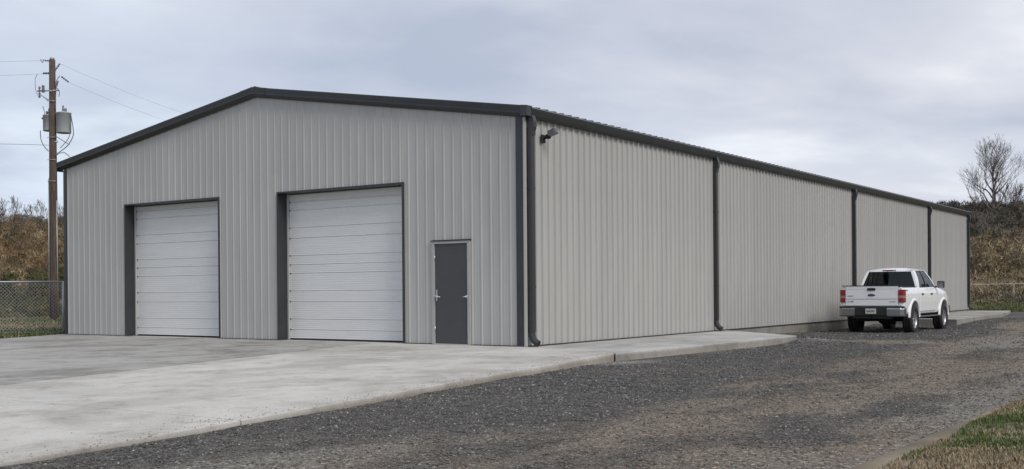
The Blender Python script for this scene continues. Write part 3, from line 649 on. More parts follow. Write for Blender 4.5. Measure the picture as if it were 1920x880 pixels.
# greenhouse
def sp(u, v, s_=1, off=0):     # side plane: u along, v up
    b0 = Vector((.900, -1.19, 1.415)); b1 = Vector((.885, 1.12, 1.40)); t0 = Vector((.715, -1.02, 1.985)); t1 = Vector((.70, .36, 1.985))
    p_ = (b0.lerp(b1, u)).lerp(t0.lerp(t1, u), v); p_.x += .03*math.sin(math.pi*v) + off; p_.x *= s_; return p_
def strip(u00, u10, u01, u11, mt, name, s_, off=0, th=.03, v0=0, v1=1, parent=trk):
    mb = MB(); nv = 5; vs = []
    for k in range(nv+1):
        f_ = k/nv; v = v0+(v1-v0)*f_; a, b = u00+(u01-u00)*f_, u10+(u11-u10)*f_
        vs += [sp(a, v, s_, off), sp(b, v, s_, off), sp(b, v, s_, off-th), sp(a, v, s_, off-th)]
    fs = [(4*k+i, 4*k+(i+1) % 4, 4*k+4+(i+1) % 4, 4*k+4+i) for k in range(nv) for i in range(4)]
    mb.add(vs, fs); return mb.build(name, mt, parent)
for s_ in (1, -1):
    strip(-.005, .125, -.005, .17, M_white, 'cab_pillar', s_, 0, .06)
    strip(.455, .49, .545, .585, M_blk, 'cab_pillar', s_, .001, .04)
    strip(.955, 1.0, .93, 1.0, M_white, 'cab_pillar', s_, 0, .05)
    strip(.13, .452, .175, .54, M_glass, 'side_window', s_, -.012, .006, .03, .93)
    strip(.493, .95, .59, .925, M_glass, 'side_window', s_, -.012, .006, .03, .93)
    strip(.0, 1.0, .0, 1.0, M_white, 'window_rail', s_, .003, .04, .94, 1.0)
    strip(.12, .96, .12, .955, M_blk, 'belt_moulding', s_, .012, .03, -.02, .035)
# rear wall of the cab: white side panels and dark glass
def rp(u, v, off=0):
    b0 = Vector((-.895,-1.19,1.415)); b1 = Vector((.895,-1.19,1.415)); t0 = Vector((-.715,-1.02,1.985)); t1 = Vector((.715,-1.02,1.985))
    p_ = b0.lerp(b1, u).lerp(t0.lerp(t1, u), v); p_.y -= .05*math.sin(math.pi*u)+off; return p_
def rear(u0, u1, v0, v1, mt, name, off=0, th=.03, ua=None, ub=None):
    nu = 8; vs = []
    for k in range(nu+1):
        f_ = k/nu; a = u0+(u1-u0)*f_; b = (ua if ua is not None else u0)+((ub if ub is not None else u1)-(ua if ua is not None else u0))*f_
        vs += [rp(a, v0, off), rp(b, v1, off), rp(b, v1, off-th), rp(a, v0, off-th)]
    mb = MB(); mb.add(vs, [(4*k+i, 4*k+(i+1) % 4, 4*k+4+(i+1) % 4, 4*k+4+i) for k in range(nu) for i in range(4)]+[(3,2,1,0),(4*nu,4*nu+1,4*nu+2,4*nu+3)])
    return mb.build(name, mt, trk)
rear(0, .022, 0, 1, M_white, 'cab_rear_panel', .0, .05, 0, .045); rear(.978, 1, 0, 1, M_white, 'cab_rear_panel', 0, .05, .955, 1)
rear(.024, .976, .0, .90, M_glass, 'rear_window', .004, .006, .045, .955)
rear(.04, .96, -.16, .0, M_white, 'cab_rear_panel', .002, .04); rear(.045, .955, .905, 1, M_white, 'cab_rear_panel', 0, .04)
# windshield
mb = MB().slab([(-.86,1.14,1.40),(.86,1.14,1.40),(.68,.37,1.98),(-.68,.37,1.98)], .006); mb.build('windshield', M_glass, trk)
# roof: domed slab
vs = []; ny, nx = 9, 11
for i in range(ny):
    v = i/(ny-1); y = -1.045+1.46*v
    for j in range(nx):
        u = j/(nx-1)*2-1; e = (1-abs(u)**3.2)*(1-abs(2*v-1)**5); vs.append((u*.735, y, 1.975+.085*e))
fs = [(i*nx+j, i*nx+j+1, (i+1)*nx+j+1, (i+1)*nx+j) for i in range(ny-1) for j in range(nx-1)]
mb = MB(); mb.add(vs, fs, True); mb.box(-.73,.73,-1.04,.41,1.955,1.974); mb.build('cab_roof', M_white, trk)
b_ = MB().box(-.21,.21,-1.085,-1.02,1.945,1.99).build('brake_light', M_chrome, trk, .008); MB().box(-.09,.11,-1.092,-1.086,1.952,1.985).build('lens', M_red, b_)
# interior
for (x, y) in ((-.42,.1),(.42,.1),(-.45,-.85),(.45,-.85),(0,-.85)):
    s__ = MB().hexa([(x-.24,y-.08,1.0),(x+.24,y-.08,1.0),(x+.24,y+.1,1.0),(x-.24,y+.1,1.0)], [(x-.2,y-.16,1.55),(x+.2,y-.16,1.55),(x+.2,y-.06,1.55),(x-.2,y-.06,1.55)]).build('seat', M_seat, trk, .03)
    MB().box(x-.13,x+.13,y-.17,y-.07,1.57,1.74).build('headrest', M_seat, s__, .03)
MB().hexa([(-.79,.75,1.0),(.79,.75,1.0),(.79,1.1,1.0),(-.79,1.1,1.0)], [(-.79,.85,1.42),(.79,.85,1.42),(.79,1.1,1.40),(-.79,1.1,1.40)]).build('dashboard', M_seat, trk)
MB().box(-.10,.10,.45,.47,1.80,1.86).build('rearview_mirror', M_blk, trk, .006)
mb = MB(); mb.lathe((-.42,.66,1.33), (0,-.8,.5), [(.17,-.012),(.185,0),(.17,.012),(.155,0),(.17,-.012)], 20); mb.build('steering_wheel', M_blk, trk)
# tailgate
tg = MB().box(-.815,.815,-2.945,-2.875,.85,1.462).build('tailgate', M_white, trk, .014)
MB().box(-.80,.80,-2.951,-2.943,1.06,1.068).build('crease', M_badge, tg)
MB().box(-.79,.79,-2.9495,-2.944,1.375,1.379).build('crease', M_frame, tg)
MB().box(-.92,.92,-2.955,-2.865,1.463,1.487).build('tailgate_cap', M_blk, tg, .006)
MB().box(-.125,.125,-2.965,-2.944,1.325,1.405).build('tailgate_handle', M_blk, tg, .02)
mb = MB(); e_ = MB().lathe((0,0,0),(0,-1,0),[(0,.012),(.7,.012),(.9,.008),(1,0)],28); mb.add([(a*.125, -2.945+b, 1.185+c*.045) for a,b,c in e_.v], e_.f, True); em = mb.build('emblem', M_chrome, tg)
mb = MB(); mb.add([(a*.105, -2.959+b*.2, 1.185+c*.031) for a,b,c in e_.v], e_.f, True); mb.build('emblem_field', mat('emblem_navy', (.06,.08,.14), .3), em)
for (x0, x1, z0, z1, k) in ((-.76,-.56,1.145,1.168,5), (-.77,-.66,.965,.985,4), (-.65,-.56,.962,1.0,3), (.54,.74,.965,.985,6)):
    mb = MB(); w_ = (x1-x0)/k
    for i in range(k): mb.box(x0+i*w_+w_*.12, x0+(i+1)*w_-w_*.12, -2.949, -2.9445, z0, z1)
    mb.build('badge', M_badge, tg)
# bed rails and bed corner posts
for s_ in (1,-1):
    MB().box(*sorted((s_*.80, s_*.925)), -2.86, -1.24, 1.431, 1.447).build('bed_rail_cap', M_blk, trk, .004)
    MB().box(*sorted((s_*.822, s_*.925)), -2.925, -2.87, .85, 1.43).build('bed_corner', M_white, trk, .012)
# lights
for s_ in (1,-1):
    xo = .992; xi = .828; z0, z1 = .955, 1.35
    q0 = [(xi,-2.948),(.94,-2.946),(.985,-2.925),(xo,-2.88),(xo,-2.74),(.95,-2.74),(.95,-2.89),(xi,-2.90)]
    mb = MB(); n_ = len(q0); tl = None
    def lens_(za, zb, m_, nm, par, g=0):
        mb = MB(); mb.add([(s_*(a+g*(a > .9)), b-g*(b < -2.9), z) for z in (za, zb) for a, b in q0], [(i, (i+1) % n_, n_+(i+1) % n_, n_+i) for i in range(n_)]+[tuple(range(n_-1,-1,-1)), tuple(range(n_, 2*n_))]); return mb.build(nm, m_, par)
    tl = lens_(z0, z1, M_gap, 'tail_light', trk)
    lens_(z0+.135, z0+.215, M_clr, 'lens', tl, .004); lens_(z0+.22, z1-.006, M_red, 'lens', tl, .006); lens_(z0+.006, z0+.13, M_red, 'lens', tl, .006)
    # side badge (illegible decal)
    mb = MB()
    for k, (a, b, c, d_) in enumerate(((-2.68,-2.63,1.31,1.345),(-2.61,-2.55,1.305,1.32),(-2.53,-2.46,1.305,1.345),(-2.44,-2.41,1.30,1.32))): mb.box(*sorted((s_*.960, s_*.9665)), a, b, c, d_)
    mb.build('side_decal', M_badge, trk)
# rear bumper
bp_ = MB().box(-.62,.62,-3.02,-2.88,.54,.80).build('rear_bumper', M_blk, trk, .02)
for s_ in (1,-1):
    pts = [(s_*.50,-3.045),(s_*.90,-3.03),(s_*1.005,-2.97),(s_*1.03,-2.80),(s_*.99,-2.80),(s_*.95,-2.93),(s_*.50,-2.95)]
    mb = MB(); n_ = len(pts); lv = [(.515,.03),(.55,0),(.745,0),(.785,.02)]
    vs = [(x*(1-i_*.1*(abs(x) > .9)), y+i_, z) for z, i_ in lv for x, y in pts]
    fs = [(k*n_+i, k*n_+(i+1) % n_, (k+1)*n_+(i+1) % n_, (k+1)*n_+i) for k in range(3) for i in range(n_)]+[tuple(range(n_-1,-1,-1)), tuple(3*n_+i for i in range(n_))]
    mb.add(vs, fs); mb.build('bumper_end', M_chrome, bp_)
MB().box(-1.0,1.0,-3.0,-2.86,.786,.835).build('bumper_step', M_blk, bp_, .006)
MB().box(-.60,.60,-2.97,-2.80,.45,.54).build('valance', M_blk, bp_, .01)
pl_ = MB().box(-.165,.165,-3.036,-3.022,.60,.765).build('license_plate', M_plate, trk, .004)
mb = MB()
for k in range(6): mb.box(-.125+k*.043, -.125+k*.043+.028, -3.0385, -3.0362, .655, .715)
mb.build('plate_characters', M_badge, pl_)
MB().tube([(0,-2.98,.52),(0,-2.7,.52)], .045, 8).build('tow_hitch', M_under, trk)
# underbody, axles, exhaust
mb = MB(); mb.box(-.50,.50,-2.75,2.4,.50,.62); mb.box(-.78,.78,-2.85,2.5,.56,.66)
mb.tube([(-.85,WY[0],WZ),(.85,WY[0],WZ)], .06, 8); mb.tube([(-.85,WY[1],WZ),(.85,WY[1],WZ)], .05, 8)
mb.lathe((0,WY[0]-.12,WZ),(0,1,0),[(0,-.08),(.10,-.06),(.15,.06),(.12,.18),(0,.22)],12); mb.tube([(.35,-2.75,.48),(.40,-2.3,.48),(.45,-1.0,.47)], .045, 8)
mb.box(-.62,-.2,-2.6,-2.1,.40,.52); mb.build('underbody', M_under, trk)
for s_ in (1,-1):
    MB().box(*sorted((s_*.84, s_*1.0)), -1.08, 1.12, .455, .50).build('running_board', M_chrome if s_ > 0 else M_blk, trk, .015)
    for y in WY: MB().box(*sorted((s_*.58, s_*.615)), y-.5, y+.5, .45, .97).build('wheel_liner', M_under, trk)
# mirrors
for s_ in (1,-1):
    mr_ = MB().box(*sorted((s_*1.00, s_*1.225)), .80, .93, 1.39, 1.62).build('mirror', M_blk, trk, .035)
    MB().box(*sorted((s_*.89, s_*1.02)), .86, .92, 1.40, 1.45).build('mirror_arm', M_blk, mr_, .006)
    MB().box(*sorted((s_*1.02, s_*1.205)), .792, .7985, 1.40, 1.58).build('mirror_glass', M_chrome, mr_)
# front end
MB().box(-.60,.60,2.65,2.705,.80,1.13).build('grille', M_blk, trk, .02)
for s_ in (1,-1): MB().box(*sorted((s_*.61, s_*.86)), 2.52, 2.68, .92, 1.14).build('headlight', M_lens, trk, .02)
MB().box(-.93,.93,2.55,2.76,.55,.80).build('front_bumper', M_chrome, trk, .03)
for c_ in trk.children:                    # ride height
    if not c_.name.startswith(('underbody', 'wheel')): c_.location.z += .05
# wheels
def wheel(x, y, s_):
    wl = empty('wheel', (x, y, WZ)); wl.parent = trk
    r_ = .45; t_ = .15
    tp = [(.255,-t_*.8),(.30,-t_),(.39,-t_*1.04),(.432,-t_*.92),(r_,-t_*.72)]
    tp += [(r_,-t_*.30),(r_-.012,-t_*.27),(r_-.012,-t_*.17),(r_,-t_*.14),(r_,t_*.14),(r_-.012,t_*.17),(r_-.012,t_*.27),(r_,t_*.30)]
    tp += [(r_,t_*.72),(.432,t_*.92),(.39,t_*1.04),(.30,t_),(.255,t_*.8),(.255,-t_*.8)]
    MB().lathe((0,0,0), (1,0,0), tp, 40).build('tyre', M_tyre, wl)
    mb = MB().lathe((0,0,0), (s_,0,0), [(.262,.11),(.270,.128),(.258,.130),(.235,.10),(.225,.03),(.225,-.10)], 32)
    mb.lathe((0,0,0), (s_,0,0), [(0,.085),(.055,.085),(.062,.06),(.075,.05)], 16)
    for k in range(6):
        a = 2*math.pi*k/6+.2
        for da in (-.13, .13):
            c_, n2_ = math.cos(a+da), math.sin(a+da); c0, n0 = math.cos(a), math.sin(a)
            tx, ty = -n2_, c_
            p0 = [(s_*.075, c0*.05-n0*w_, n0*.05+c0*w_) for w_ in (-.024, .024)]; p1 = [(s_*.105, c_*.245-n2_*w_, n2_*.245+c_*w_) for w_ in (-.020, .020)]
            q = [p0[0], p0[1], p1[1], p1[0]]; mb.hexa(q, [(a_-s_*.04, b__, c__) for a_, b__, c__ in q])
    mb.build('rim', M_rim, wl)
    MB().lathe((0,0,0), (s_,0,0), [(0,.0),(.223,.0),(.223,-.09),(0,-.09)], 24).build('brake_disc', M_under, wl)
for y in WY:
    for s_ in (1,-1): wheel(s_*.865, y, s_)

# ---------------------------------------------------------------- utility pole
def gz(x, y): return float(ground_z(np.array(x), np.array(y)))-.03
def at_px(px, depth):      # ground position under an image column at a given distance
    r_ = (px-960)/F_PX; d = fw*depth + rt*(r_*depth); return CAM.x+d.x, CAM.y+d.y
M_wood = mat('weathered_pole_wood', (.060,.038,.029), .85, 0, .35, 3, .6, 30, col2=(.125,.088,.068), stretch=(6,6,.6))
M_can = mat('grey_transformer_paint', (.38,.40,.41), .45, 0, .08, 3, .05)
M_porc = mat('grey_porcelain', (.16,.15,.17), .3, 0, .2, 20)
M_wire = mat('weathered_wire', (.16,.16,.165), .6)
px_, py_ = at_px(101.5, 50.5); zg = gz(px_, py_)
PS = 50.5/F_PX                              # metres per photo pixel at the pole
def hz(yp): return CAM.z + (550.3-yp)*PS - zg      # height above pole foot for an image row
pole = empty('utility_pole', (px_, py_, zg), YAW)     # local x runs across the view, y away from it
tag(pole, 'tall brown wooden utility pole behind the chain link fence left of the building', 'utility pole')
HT = hz(112)
MB().tube([(0,0,-.5),(0,0,2),(0,0,6),(.0,0,HT)], [.205,.195,.175,.135], 14).build('shaft', M_wood, pole)
MB().tube([(0,0,HT),(0,0,HT+.10)], [.11,.10], 10).build('pole_cap', M_galv, pole)
MB().tube([(-.17,-.14,.2),(-.155,-.13,6.5)], .022, 6).build('conduit', M_galv, pole)
MB().tube([(.19,-.06,.2),(.17,-.05,5.5)], .022, 6).build('conduit', M_galv, pole)
def insul(p0, p1, r=.055, name='insulator', k=4):
    p0, p1 = Vector(p0), Vector(p1); L_ = (p1-p0).length; pr_ = [(0,0)]
    for i in range(k): a = L_*(i+.1)/k; b = L_*(i+.55)/k; c_ = L_*(i+.95)/k; pr_ += [(r*.45, a), (r, b), (r*.5, c_)]
    pr_.append((0, L_)); return MB().lathe(p0, p1-p0, pr_, 10).build(name, M_porc, pole)
def lx(px): return (px-101.5)*PS
insul((lx(106),0,hz(133)), (lx(116),0,hz(119)), .05); insul((lx(96),0,hz(137)), (lx(84),0,hz(137)), .06)
insul((lx(96),0,hz(114)), (lx(87),0,hz(113)), .045, k=2)
insul((lx(118),.0,hz(143)), (lx(132),0,hz(154)), .05)
insul((lx(86),-.1,hz(160)), (lx(86),-.1,hz(174)), .085, 'fuse_cutout'); insul((lx(79),-.1,hz(162)), (lx(79),-.1,hz(184)), .06, 'fuse_cutout')
insul((lx(111),-.1,hz(163)), (lx(114),-.1,hz(152)), .05, 'fuse_cutout')
for q_, w_ in (([(lx(75),-.1,hz(171)),(lx(115),-.1,hz(170))], .035), ([(lx(80),-.1,hz(178)),(lx(100),0,hz(190))], .02), ([(0,0,hz(172)),(0,-.2,hz(172))], .04),
        ([(lx(104),0,hz(134)),(lx(112),0,hz(124))], .03), ([(lx(97),0,hz(137)),(lx(106),0,hz(136))], .03), ([(lx(96),0,hz(267)),(lx(112),-.1,hz(266))], .04)):
    MB().tube(q_, w_, 6).build('bracket', M_galv, pole)
for z in (hz(190), hz(258), hz(300), hz(340)): MB().tube([(-.19,-.14,z),(-.10,-.20,z),(.10,-.20,z),(.19,-.14,z)], .016, 5).build('bolt_band', M_galv, pole)
def jumper(pts, r=.017):
    P = [Vector((lx(a), -.15, hz(b))) for a, b in pts]; out_ = []
    for i in range(len(P)-1):
        a, b, c_, d_ = P[max(i-1,0)], P[i], P[i+1], P[min(i+2,len(P)-1)]
        for k in range(5): u = k/5; out_.append(.5*((2*b)+(c_-a)*u+(2*a-5*b+4*c_-d_)*u*u+(3*b-a-3*c_+d_)*u**3))
    out_.append(P[-1]); MB().tube(out_, r, 5).build('jumper_wire', M_wire, pole)
jumper([(139,222),(142,240),(142,255),(133,272),(120,283),(108,291)], .022); jumper([(134,222),(137,245),(132,262),(118,278)])
jumper([(81,245),(82,262),(88,275),(96,284)], .02); jumper([(108,255),(122,264),(135,272)]); jumper([(115,152),(111,163),(117,172),(116,182)])
jumper([(79,184),(73,170),(72,150),(76,140)], .012); jumper([(118,143),(112,152),(111,166),(110,188),(110,205)]); jumper([(88,184),(92,186),(96,190)])
jumper([(86,200),(89,212),(88,218)]); jumper([(110,292),(124,286),(136,296)]); jumper([(139,222),(137,215),(128,212),(118,214),(110,218)]); jumper([(82,112),(86,118),(88,112)])
def transformer(cx_, y0_, y1_, rad, label, yy):
    tf = empty('transformer', pole.matrix_basis @ Vector((cx_, yy, hz(y1_))), YAW); h = (y1_-y0_)*PS
    tag(tf, label, 'transformer', 'transformers hung on the utility pole')
    MB().lathe((0,0,0),(0,0,1),[(0,0),(rad*.96,0),(rad,.03),(rad,h*.93),(rad*1.05,h*.94),(rad*1.05,h*.98),(rad*.9,h),(0,h+.06)],24).build('tank', M_can, tf)
    s_ = 1 if cx_ > 0 else -1
    for k, (a, hh) in enumerate(((.0,.30),(.35,.18))):
        MB().lathe((a*rad*s_-.02,0,h+.02),(0,0,1),[(.05,0),(.07,.05),(.04,.08),(.065,.13),(.035,.16),(.05,hh-.06),(.02,hh),(0,hh)],10).build('bushing', M_porc, tf)
    MB().box(*sorted((-s_*rad*.6, -s_*(rad+.16))), .02, .10, h*.25, h*.32).build('hanger', M_galv, tf); MB().box(*sorted((-s_*rad*.6, -s_*(rad+.16))), .02, .10, h*.78, h*.85).build('hanger', M_galv, tf)
    MB().lathe((s_*rad*.95,-.05,h*.8),(s_,0,0),[(.05,0),(.045,.06),(0,.07)],8).build('low_bushing', M_porc, tf)
transformer(lx(123), 211, 250, .325, 'grey transformer can on the right side of the utility pole', -.05)
transformer(lx(91), 214, 244, .29, 'smaller looking grey transformer can half hidden behind the left side of the utility pole', .28)
# lines
def line(a, b, sag, label, r=.0045, grp='power lines meeting at the utility pole'):
    a, b = Vector(a), Vector(b); pts = [a.lerp(b, k/24)-Vector((0,0,sag*4*(k/24)*(1-k/24))) for k in range(25)]
    tag(MB().tube(pts, r, 4).build('power_line', M_wire), label, 'power line', grp)
def wpt(px, yp, depth): x_, y_ = at_px(px, depth); hor = 550.3-(px-101.5)*.0079; return Vector((x_, y_, CAM.z+(hor-yp)*depth/F_PX))
ptop = lambda px, yp: wpt(px, yp, 50.4)
line(ptop(87,113), wpt(-520, 60, 62), .6, 'upper power line running left from the top of the utility pole')
line(ptop(84,138), wpt(-520, 105, 62), .5, 'second power line running left from the utility pole below the top one')
line(ptop(96,272), wpt(-520, 315, 62), -.5, 'lowest line running left from the utility pole below the transformers', .009)
line(ptop(116,119), wpt(620, 262, 84), .9, 'upper power line running right from the pole top over the roof')
line(ptop(132,154), wpt(560, 268, 84), .8, 'lower power line running right from the pole behind the gable')
line(ptop(110,285), wpt(420, 330, 84), .3, 'lowest line running from the utility pole down behind the building')

# ---------------------------------------------------------------- chain link fences
def fence(P, H, label, mesh=.075, wr=.0042, post=.03, gap=None, kerb=True, step=2.6, full=True):
    a = Vector(P[0]); b = Vector(P[1]); Ln = (b-a).length; ang = math.atan2(b.y-a.y, b.x-a.x)
    z_ = gz(a.x, a.y); f_ = empty('chain_link_fence', (a.x, a.y, z_), ang); tag(f_, label, 'fence')
    zz = lambda t_: gz(a.x+(b.x-a.x)*t_/Ln, a.y+(b.y-a.y)*t_/Ln)-z_
    k = 0; t_ = 0
    while t_ <= Ln+.01:
        MB().tube([(t_,0,zz(t_)-.3),(t_,0,zz(t_)+H+.02)], post, 8).build('post', M_galv, f_); t_ += step
    n_ = max(2, int(Ln/step)*2)
    MB().tube([(Ln*i/n_,0,zz(Ln*i/n_)+H) for i in range(n_+1)], post*.8, 8).build('top_rail', M_galv, f_)
    if not full: mesh *= 2
    vs = []; fs = []; s = mesh
    mb = MB(); t_ = -H
    while t_ < Ln:
        for d_ in (1, -1):
            x0, x1 = t_, t_+H; z0, z1 = (0.03, H) if d_ > 0 else (H, .03)
            ca, cb_ = max(x0, 0), min(x1, Ln)
            if cb_-ca > .02:
                g = lambda x: z0+(z1-z0)*(x-x0)/(x1-x0)
                mb.tube([(ca, .004*d_, zz(ca)+g(ca)), (cb_, .004*d_, zz(cb_)+g(cb_))], wr, 3, smooth=False, cap=False)
        t_ += s*1.4142
    o = mb.build('chain_link_mesh', M_galv, f_); o['kind'] = 'stuff'
    return f_
pf0 = at_px(118, 34.2); pf1 = at_px(-420, 31.2)
fence((pf0, pf1), 1.62, 'galvanised chain link fence with top rail between the building and the left edge', wr=.0038)
q = Vector((pf0[0], pf0[1])); q1 = Vector((pf1[0], pf1[1])); dn = (q1-q).normalized()
kb = MB().hexa([(q.x+.1,q.y-.12,-.2),(q.x+.1,q.y+.12,-.2),(q1.x,q1.y+.12,-.2),(q1.x,q1.y-.12,-.2)], [(q.x+.1,q.y-.12,-.01),(q.x+.1,q.y+.12,-.01),(q1.x,q1.y+.12,-.01),(q1.x,q1.y-.12,-.01)])
tag(kb.build('mow_strip', M_conc_side), 'narrow grey concrete mow strip along the foot of the chain link fence', 'kerb')
pf0 = at_px(1780, 68); pf1 = at_px(2300, 70)
def rail_fence(a, b, H):
    a = Vector(a); b = Vector(b); Ln = (b-a).length; z_ = gz(a.x, a.y); f_ = empty('rail_fence', (a.x, a.y, z_), math.atan2(b.y-a.y, b.x-a.x)); tag(f_, 'far thin pale fence rail beyond the right end of the building', 'fence')
    zz = lambda t_: gz(a.x+(b.x-a.x)*t_/Ln, a.y+(b.y-a.y)*t_/Ln)-z_
    k = 0
    while k*4.2 < Ln: MB().tube([(k*4.2,0,zz(k*4.2)-.3),(k*4.2,0,zz(k*4.2)+H)], .014, 6).build('post', M_galv, f_); k += 1
    MB().tube([(Ln*i/10,0,zz(Ln*i/10)+H) for i in range(11)], .016, 6).build('top_rail', M_galv, f_)
rail_fence(pf0, pf1, 1.25)

# ---------------------------------------------------------------- brush on the bank
def brush(n, blades, ang0, ang1, d0, d1, colf, seed, hmul=1.0):
    r_ = np.random.default_rng(seed)
    ang = YAW + r_.uniform(ang0, ang1, n); d = np.sqrt(r_.uniform(d0**2, d1**2, n))
    x = CAM.x-np.sin(ang)*d; y = CAM.y+np.cos(ang)*d
    rad = r_.uniform(.5, 1.5, n); ht = r_.uniform(.7, 2.0, n)*hmul
    N_ = n*blades; b = np.repeat(np.arange(n), blades)
    th = r_.uniform(0, 6.283, N_); rr = np.sqrt(r_.uniform(0, 1, N_))*rad[b]; zf = r_.uniform(0, 1, N_)**.8
    taper = np.sqrt(np.clip(1-zf**2, .05, 1))
    bx = x[b]+np.cos(th)*rr*taper; by = y[b]+np.sin(th)*rr*taper; bz = ground_z(bx, by)-.05+zf*ht[b]
    L_ = r_.uniform(.12, .42, N_); w_ = L_*r_.uniform(.05, .14, N_)
    dr = r_.normal(0, 1, (N_, 3))*np.array([.7,.7,.7])+np.array([0,0,.7]); dr /= np.linalg.norm(dr, axis=1)[:, None]
    sd_ = np.cross(dr, r_.normal(0, 1, (N_, 3))); sd_ /= np.linalg.norm(sd_, axis=1)[:, None]
    P0 = np.stack([bx, by, bz], 1); A = P0-sd_*w_[:, None]; B = P0+sd_*w_[:, None]; T = P0+dr*L_[:, None]
    V = np.stack([A, B, T], 1).reshape(-1, 3); Fc = np.arange(N_*3).reshape(-1, 3)
    c = colf(x, y, ht, r_)[b]*r_.uniform(.6, 1.4, (N_, 1))
    return V, Fc, np.repeat(c, 3, 0)
def col_left(x, y, ht, r_):
    r = np.hypot(x, y); pal = np.array([[.21,.14,.078],[.27,.19,.105],[.16,.115,.07],[.12,.10,.06],[.31,.235,.145]]); c = pal[r_.integers(0, 5, len(x))]
    k = sstep(86, 96, r)[:, None]; c = c*(1-k)+np.array([.155,.125,.10])*k
    g = (sstep(66, 60, r)*(r_.uniform(0,1,len(x)) < .7))[:, None]; return c*(1-g)+np.array([.075,.08,.035])*g
def col_right(x, y, ht, r_):
    r = np.hypot(x, y); pal = np.array([[.31,.24,.15],[.26,.20,.125],[.36,.28,.18],[.19,.16,.09],[.15,.125,.09]]); c = pal[r_.integers(0, 5, len(x))]
    k = sstep(74, 84, r)[:, None]; dk = np.array([[.125,.105,.085],[.16,.13,.10],[.10,.095,.07]])[r_.integers(0, 3, len(x))]; return c*(1-k)+dk*k
M_brush = tintmat('dry_brush', .95)
def join(lst):
    V = []; Fs = []; Cs = []; o_ = 0
    for v, f, c in lst: V.append(v); Fs.append(f+o_); Cs.append(c); o_ += len(v)
    return np.concatenate(V), np.concatenate(Fs), np.concatenate(Cs)
TL = (.36, .56); TR = (-.50, -.37)
v, f, c = join([brush(1150, 380, .30, .50, 78, 118, col_left, 51), brush(260, 150, .50, .66, 78, 118, col_left, 52), brush(160, 120, .375, .52, 60, 80, col_left, 53, .35)])
tag(ob('hillside_brush', npmesh('hillside_brush', v, f, M_brush, c)), 'dry rusty brown brush covering the bank behind the chain link fence at left', 'brush', kind='stuff')
v, f, c = join([brush(1250, 380, -.47, -.29, 87, 122, col_right, 61), brush(260, 150, -.64, -.47, 80, 122, col_right, 62), brush(260, 110, -.5, -.30, 74, 88, col_right, 63, .35)])
tag(ob('hillside_brush', npmesh('hillside_brush', v, f, M_brush, c)), 'tan and dark brown scrub covering the bank at the right end of the building', 'brush', kind='stuff')

# ---------------------------------------------------------------- bare trees
M_bark = mat('grey_brown_bark', (.16,.145,.13), .9, 0, .25, 4, .4, 30, col2=(.19,.17,.15))
def bare_tree(x, y, H, seed, label, cat='tree', group=None, spread=.5, rmin=.009, depth=6, trunk_f=.30, r0=None, name='bare_tree', LB=.28):
    r_ = random.Random(seed); z = gz(x, y); t_ = empty(name, (x, y, z)); tag(t_, label, cat, group); r0 = r0 or H*.016
    tr_pts = [(0,0,-.4)]; q = Vector((0,0,0))
    nseg = 6
    for k in range(1, nseg+1): q = Vector((q.x+r_.uniform(-.05,.05)*H*.06, q.y+r_.uniform(-.05,.05)*H*.06, H*.72*k/nseg)); tr_pts.append(tuple(q))
    rad = [r0*1.25]+[r0*(1-.78*k/nseg) for k in range(1, nseg+1)]
    MB().tube(tr_pts, rad, 8).build('trunk', M_bark, t_)
    def grow(mb, p, d, L_, r, dep):
        pts = [p]; rs = [r]; c_ = Vector(p); dd = Vector(d); ns = 4 if dep > 2 else 3
        for k in range(ns):
            dd = (dd + Vector((r_.gauss(0,.13), r_.gauss(0,.13), r_.gauss(.07,.09)))).normalized(); c_ = c_+dd*L_/ns; pts.append(c_.copy()); rs.append(max(rmin, r*(1-.45*(k+1)/ns)))
        mb.tube(pts, rs, 5 if dep > 3 else 3, smooth=dep > 3, cap=False)
        if dep == 0: return
        nc = r_.choice((2,2,3)) if dep > 1 else 2
        for k in range(nc):
            i = r_.randint(1, ns); base = pts[i] if k else pts[-1]; a = r_.uniform(0, 6.283); tilt = r_.uniform(.25, .62)
            o_ = dd.orthogonal().normalized(); o_.rotate(Matrix.Rotation(a, 3, dd)); nd = (dd*math.cos(tilt)+o_*math.sin(tilt)); nd.z += .10
            grow(mb, base, nd.normalized(), L_*r_.uniform(.68, .90), max(rmin, rs[min(i, ns)]*.66), dep-1)
    nl = (19 if depth > 6 else 11) if depth > 4 else 6
    for k in range(nl):
        f_ = trunk_f + (1-trunk_f)*k/(nl-1); zi = H*.72*f_; i = min(nseg-1, int(f_*nseg)); u = f_*nseg-i
        a0, b0 = Vector(tr_pts[i+0 if i else 1]), Vector(tr_pts[i+1]); p = Vector(tr_pts[i]).lerp(Vector(tr_pts[i+1]), min(1, u)) if i else Vector((0,0,zi))
        az = k*2.4+r_.uniform(-.4,.4); tl = spread*(1.25-.85*f_)
        d = Vector((math.cos(az)*math.sin(tl), math.sin(az)*math.sin(tl), math.cos(tl)))
        mb = MB(); grow(mb, p, d, H*(LB-.45*LB*f_), r0*(.72-.35*f_), depth-2 if depth > 4 else depth-1); mb.build('branch', M_bark, t_)
    return t_
tx_, ty_ = at_px(1863, 104)
bare_tree(tx_, ty_, 14.2-gz(tx_, ty_), 23, 'tall bare leafless tree rising above the scrub right of the building', spread=.85, rmin=.0095, depth=7, trunk_f=.10, r0=.16, LB=.24)
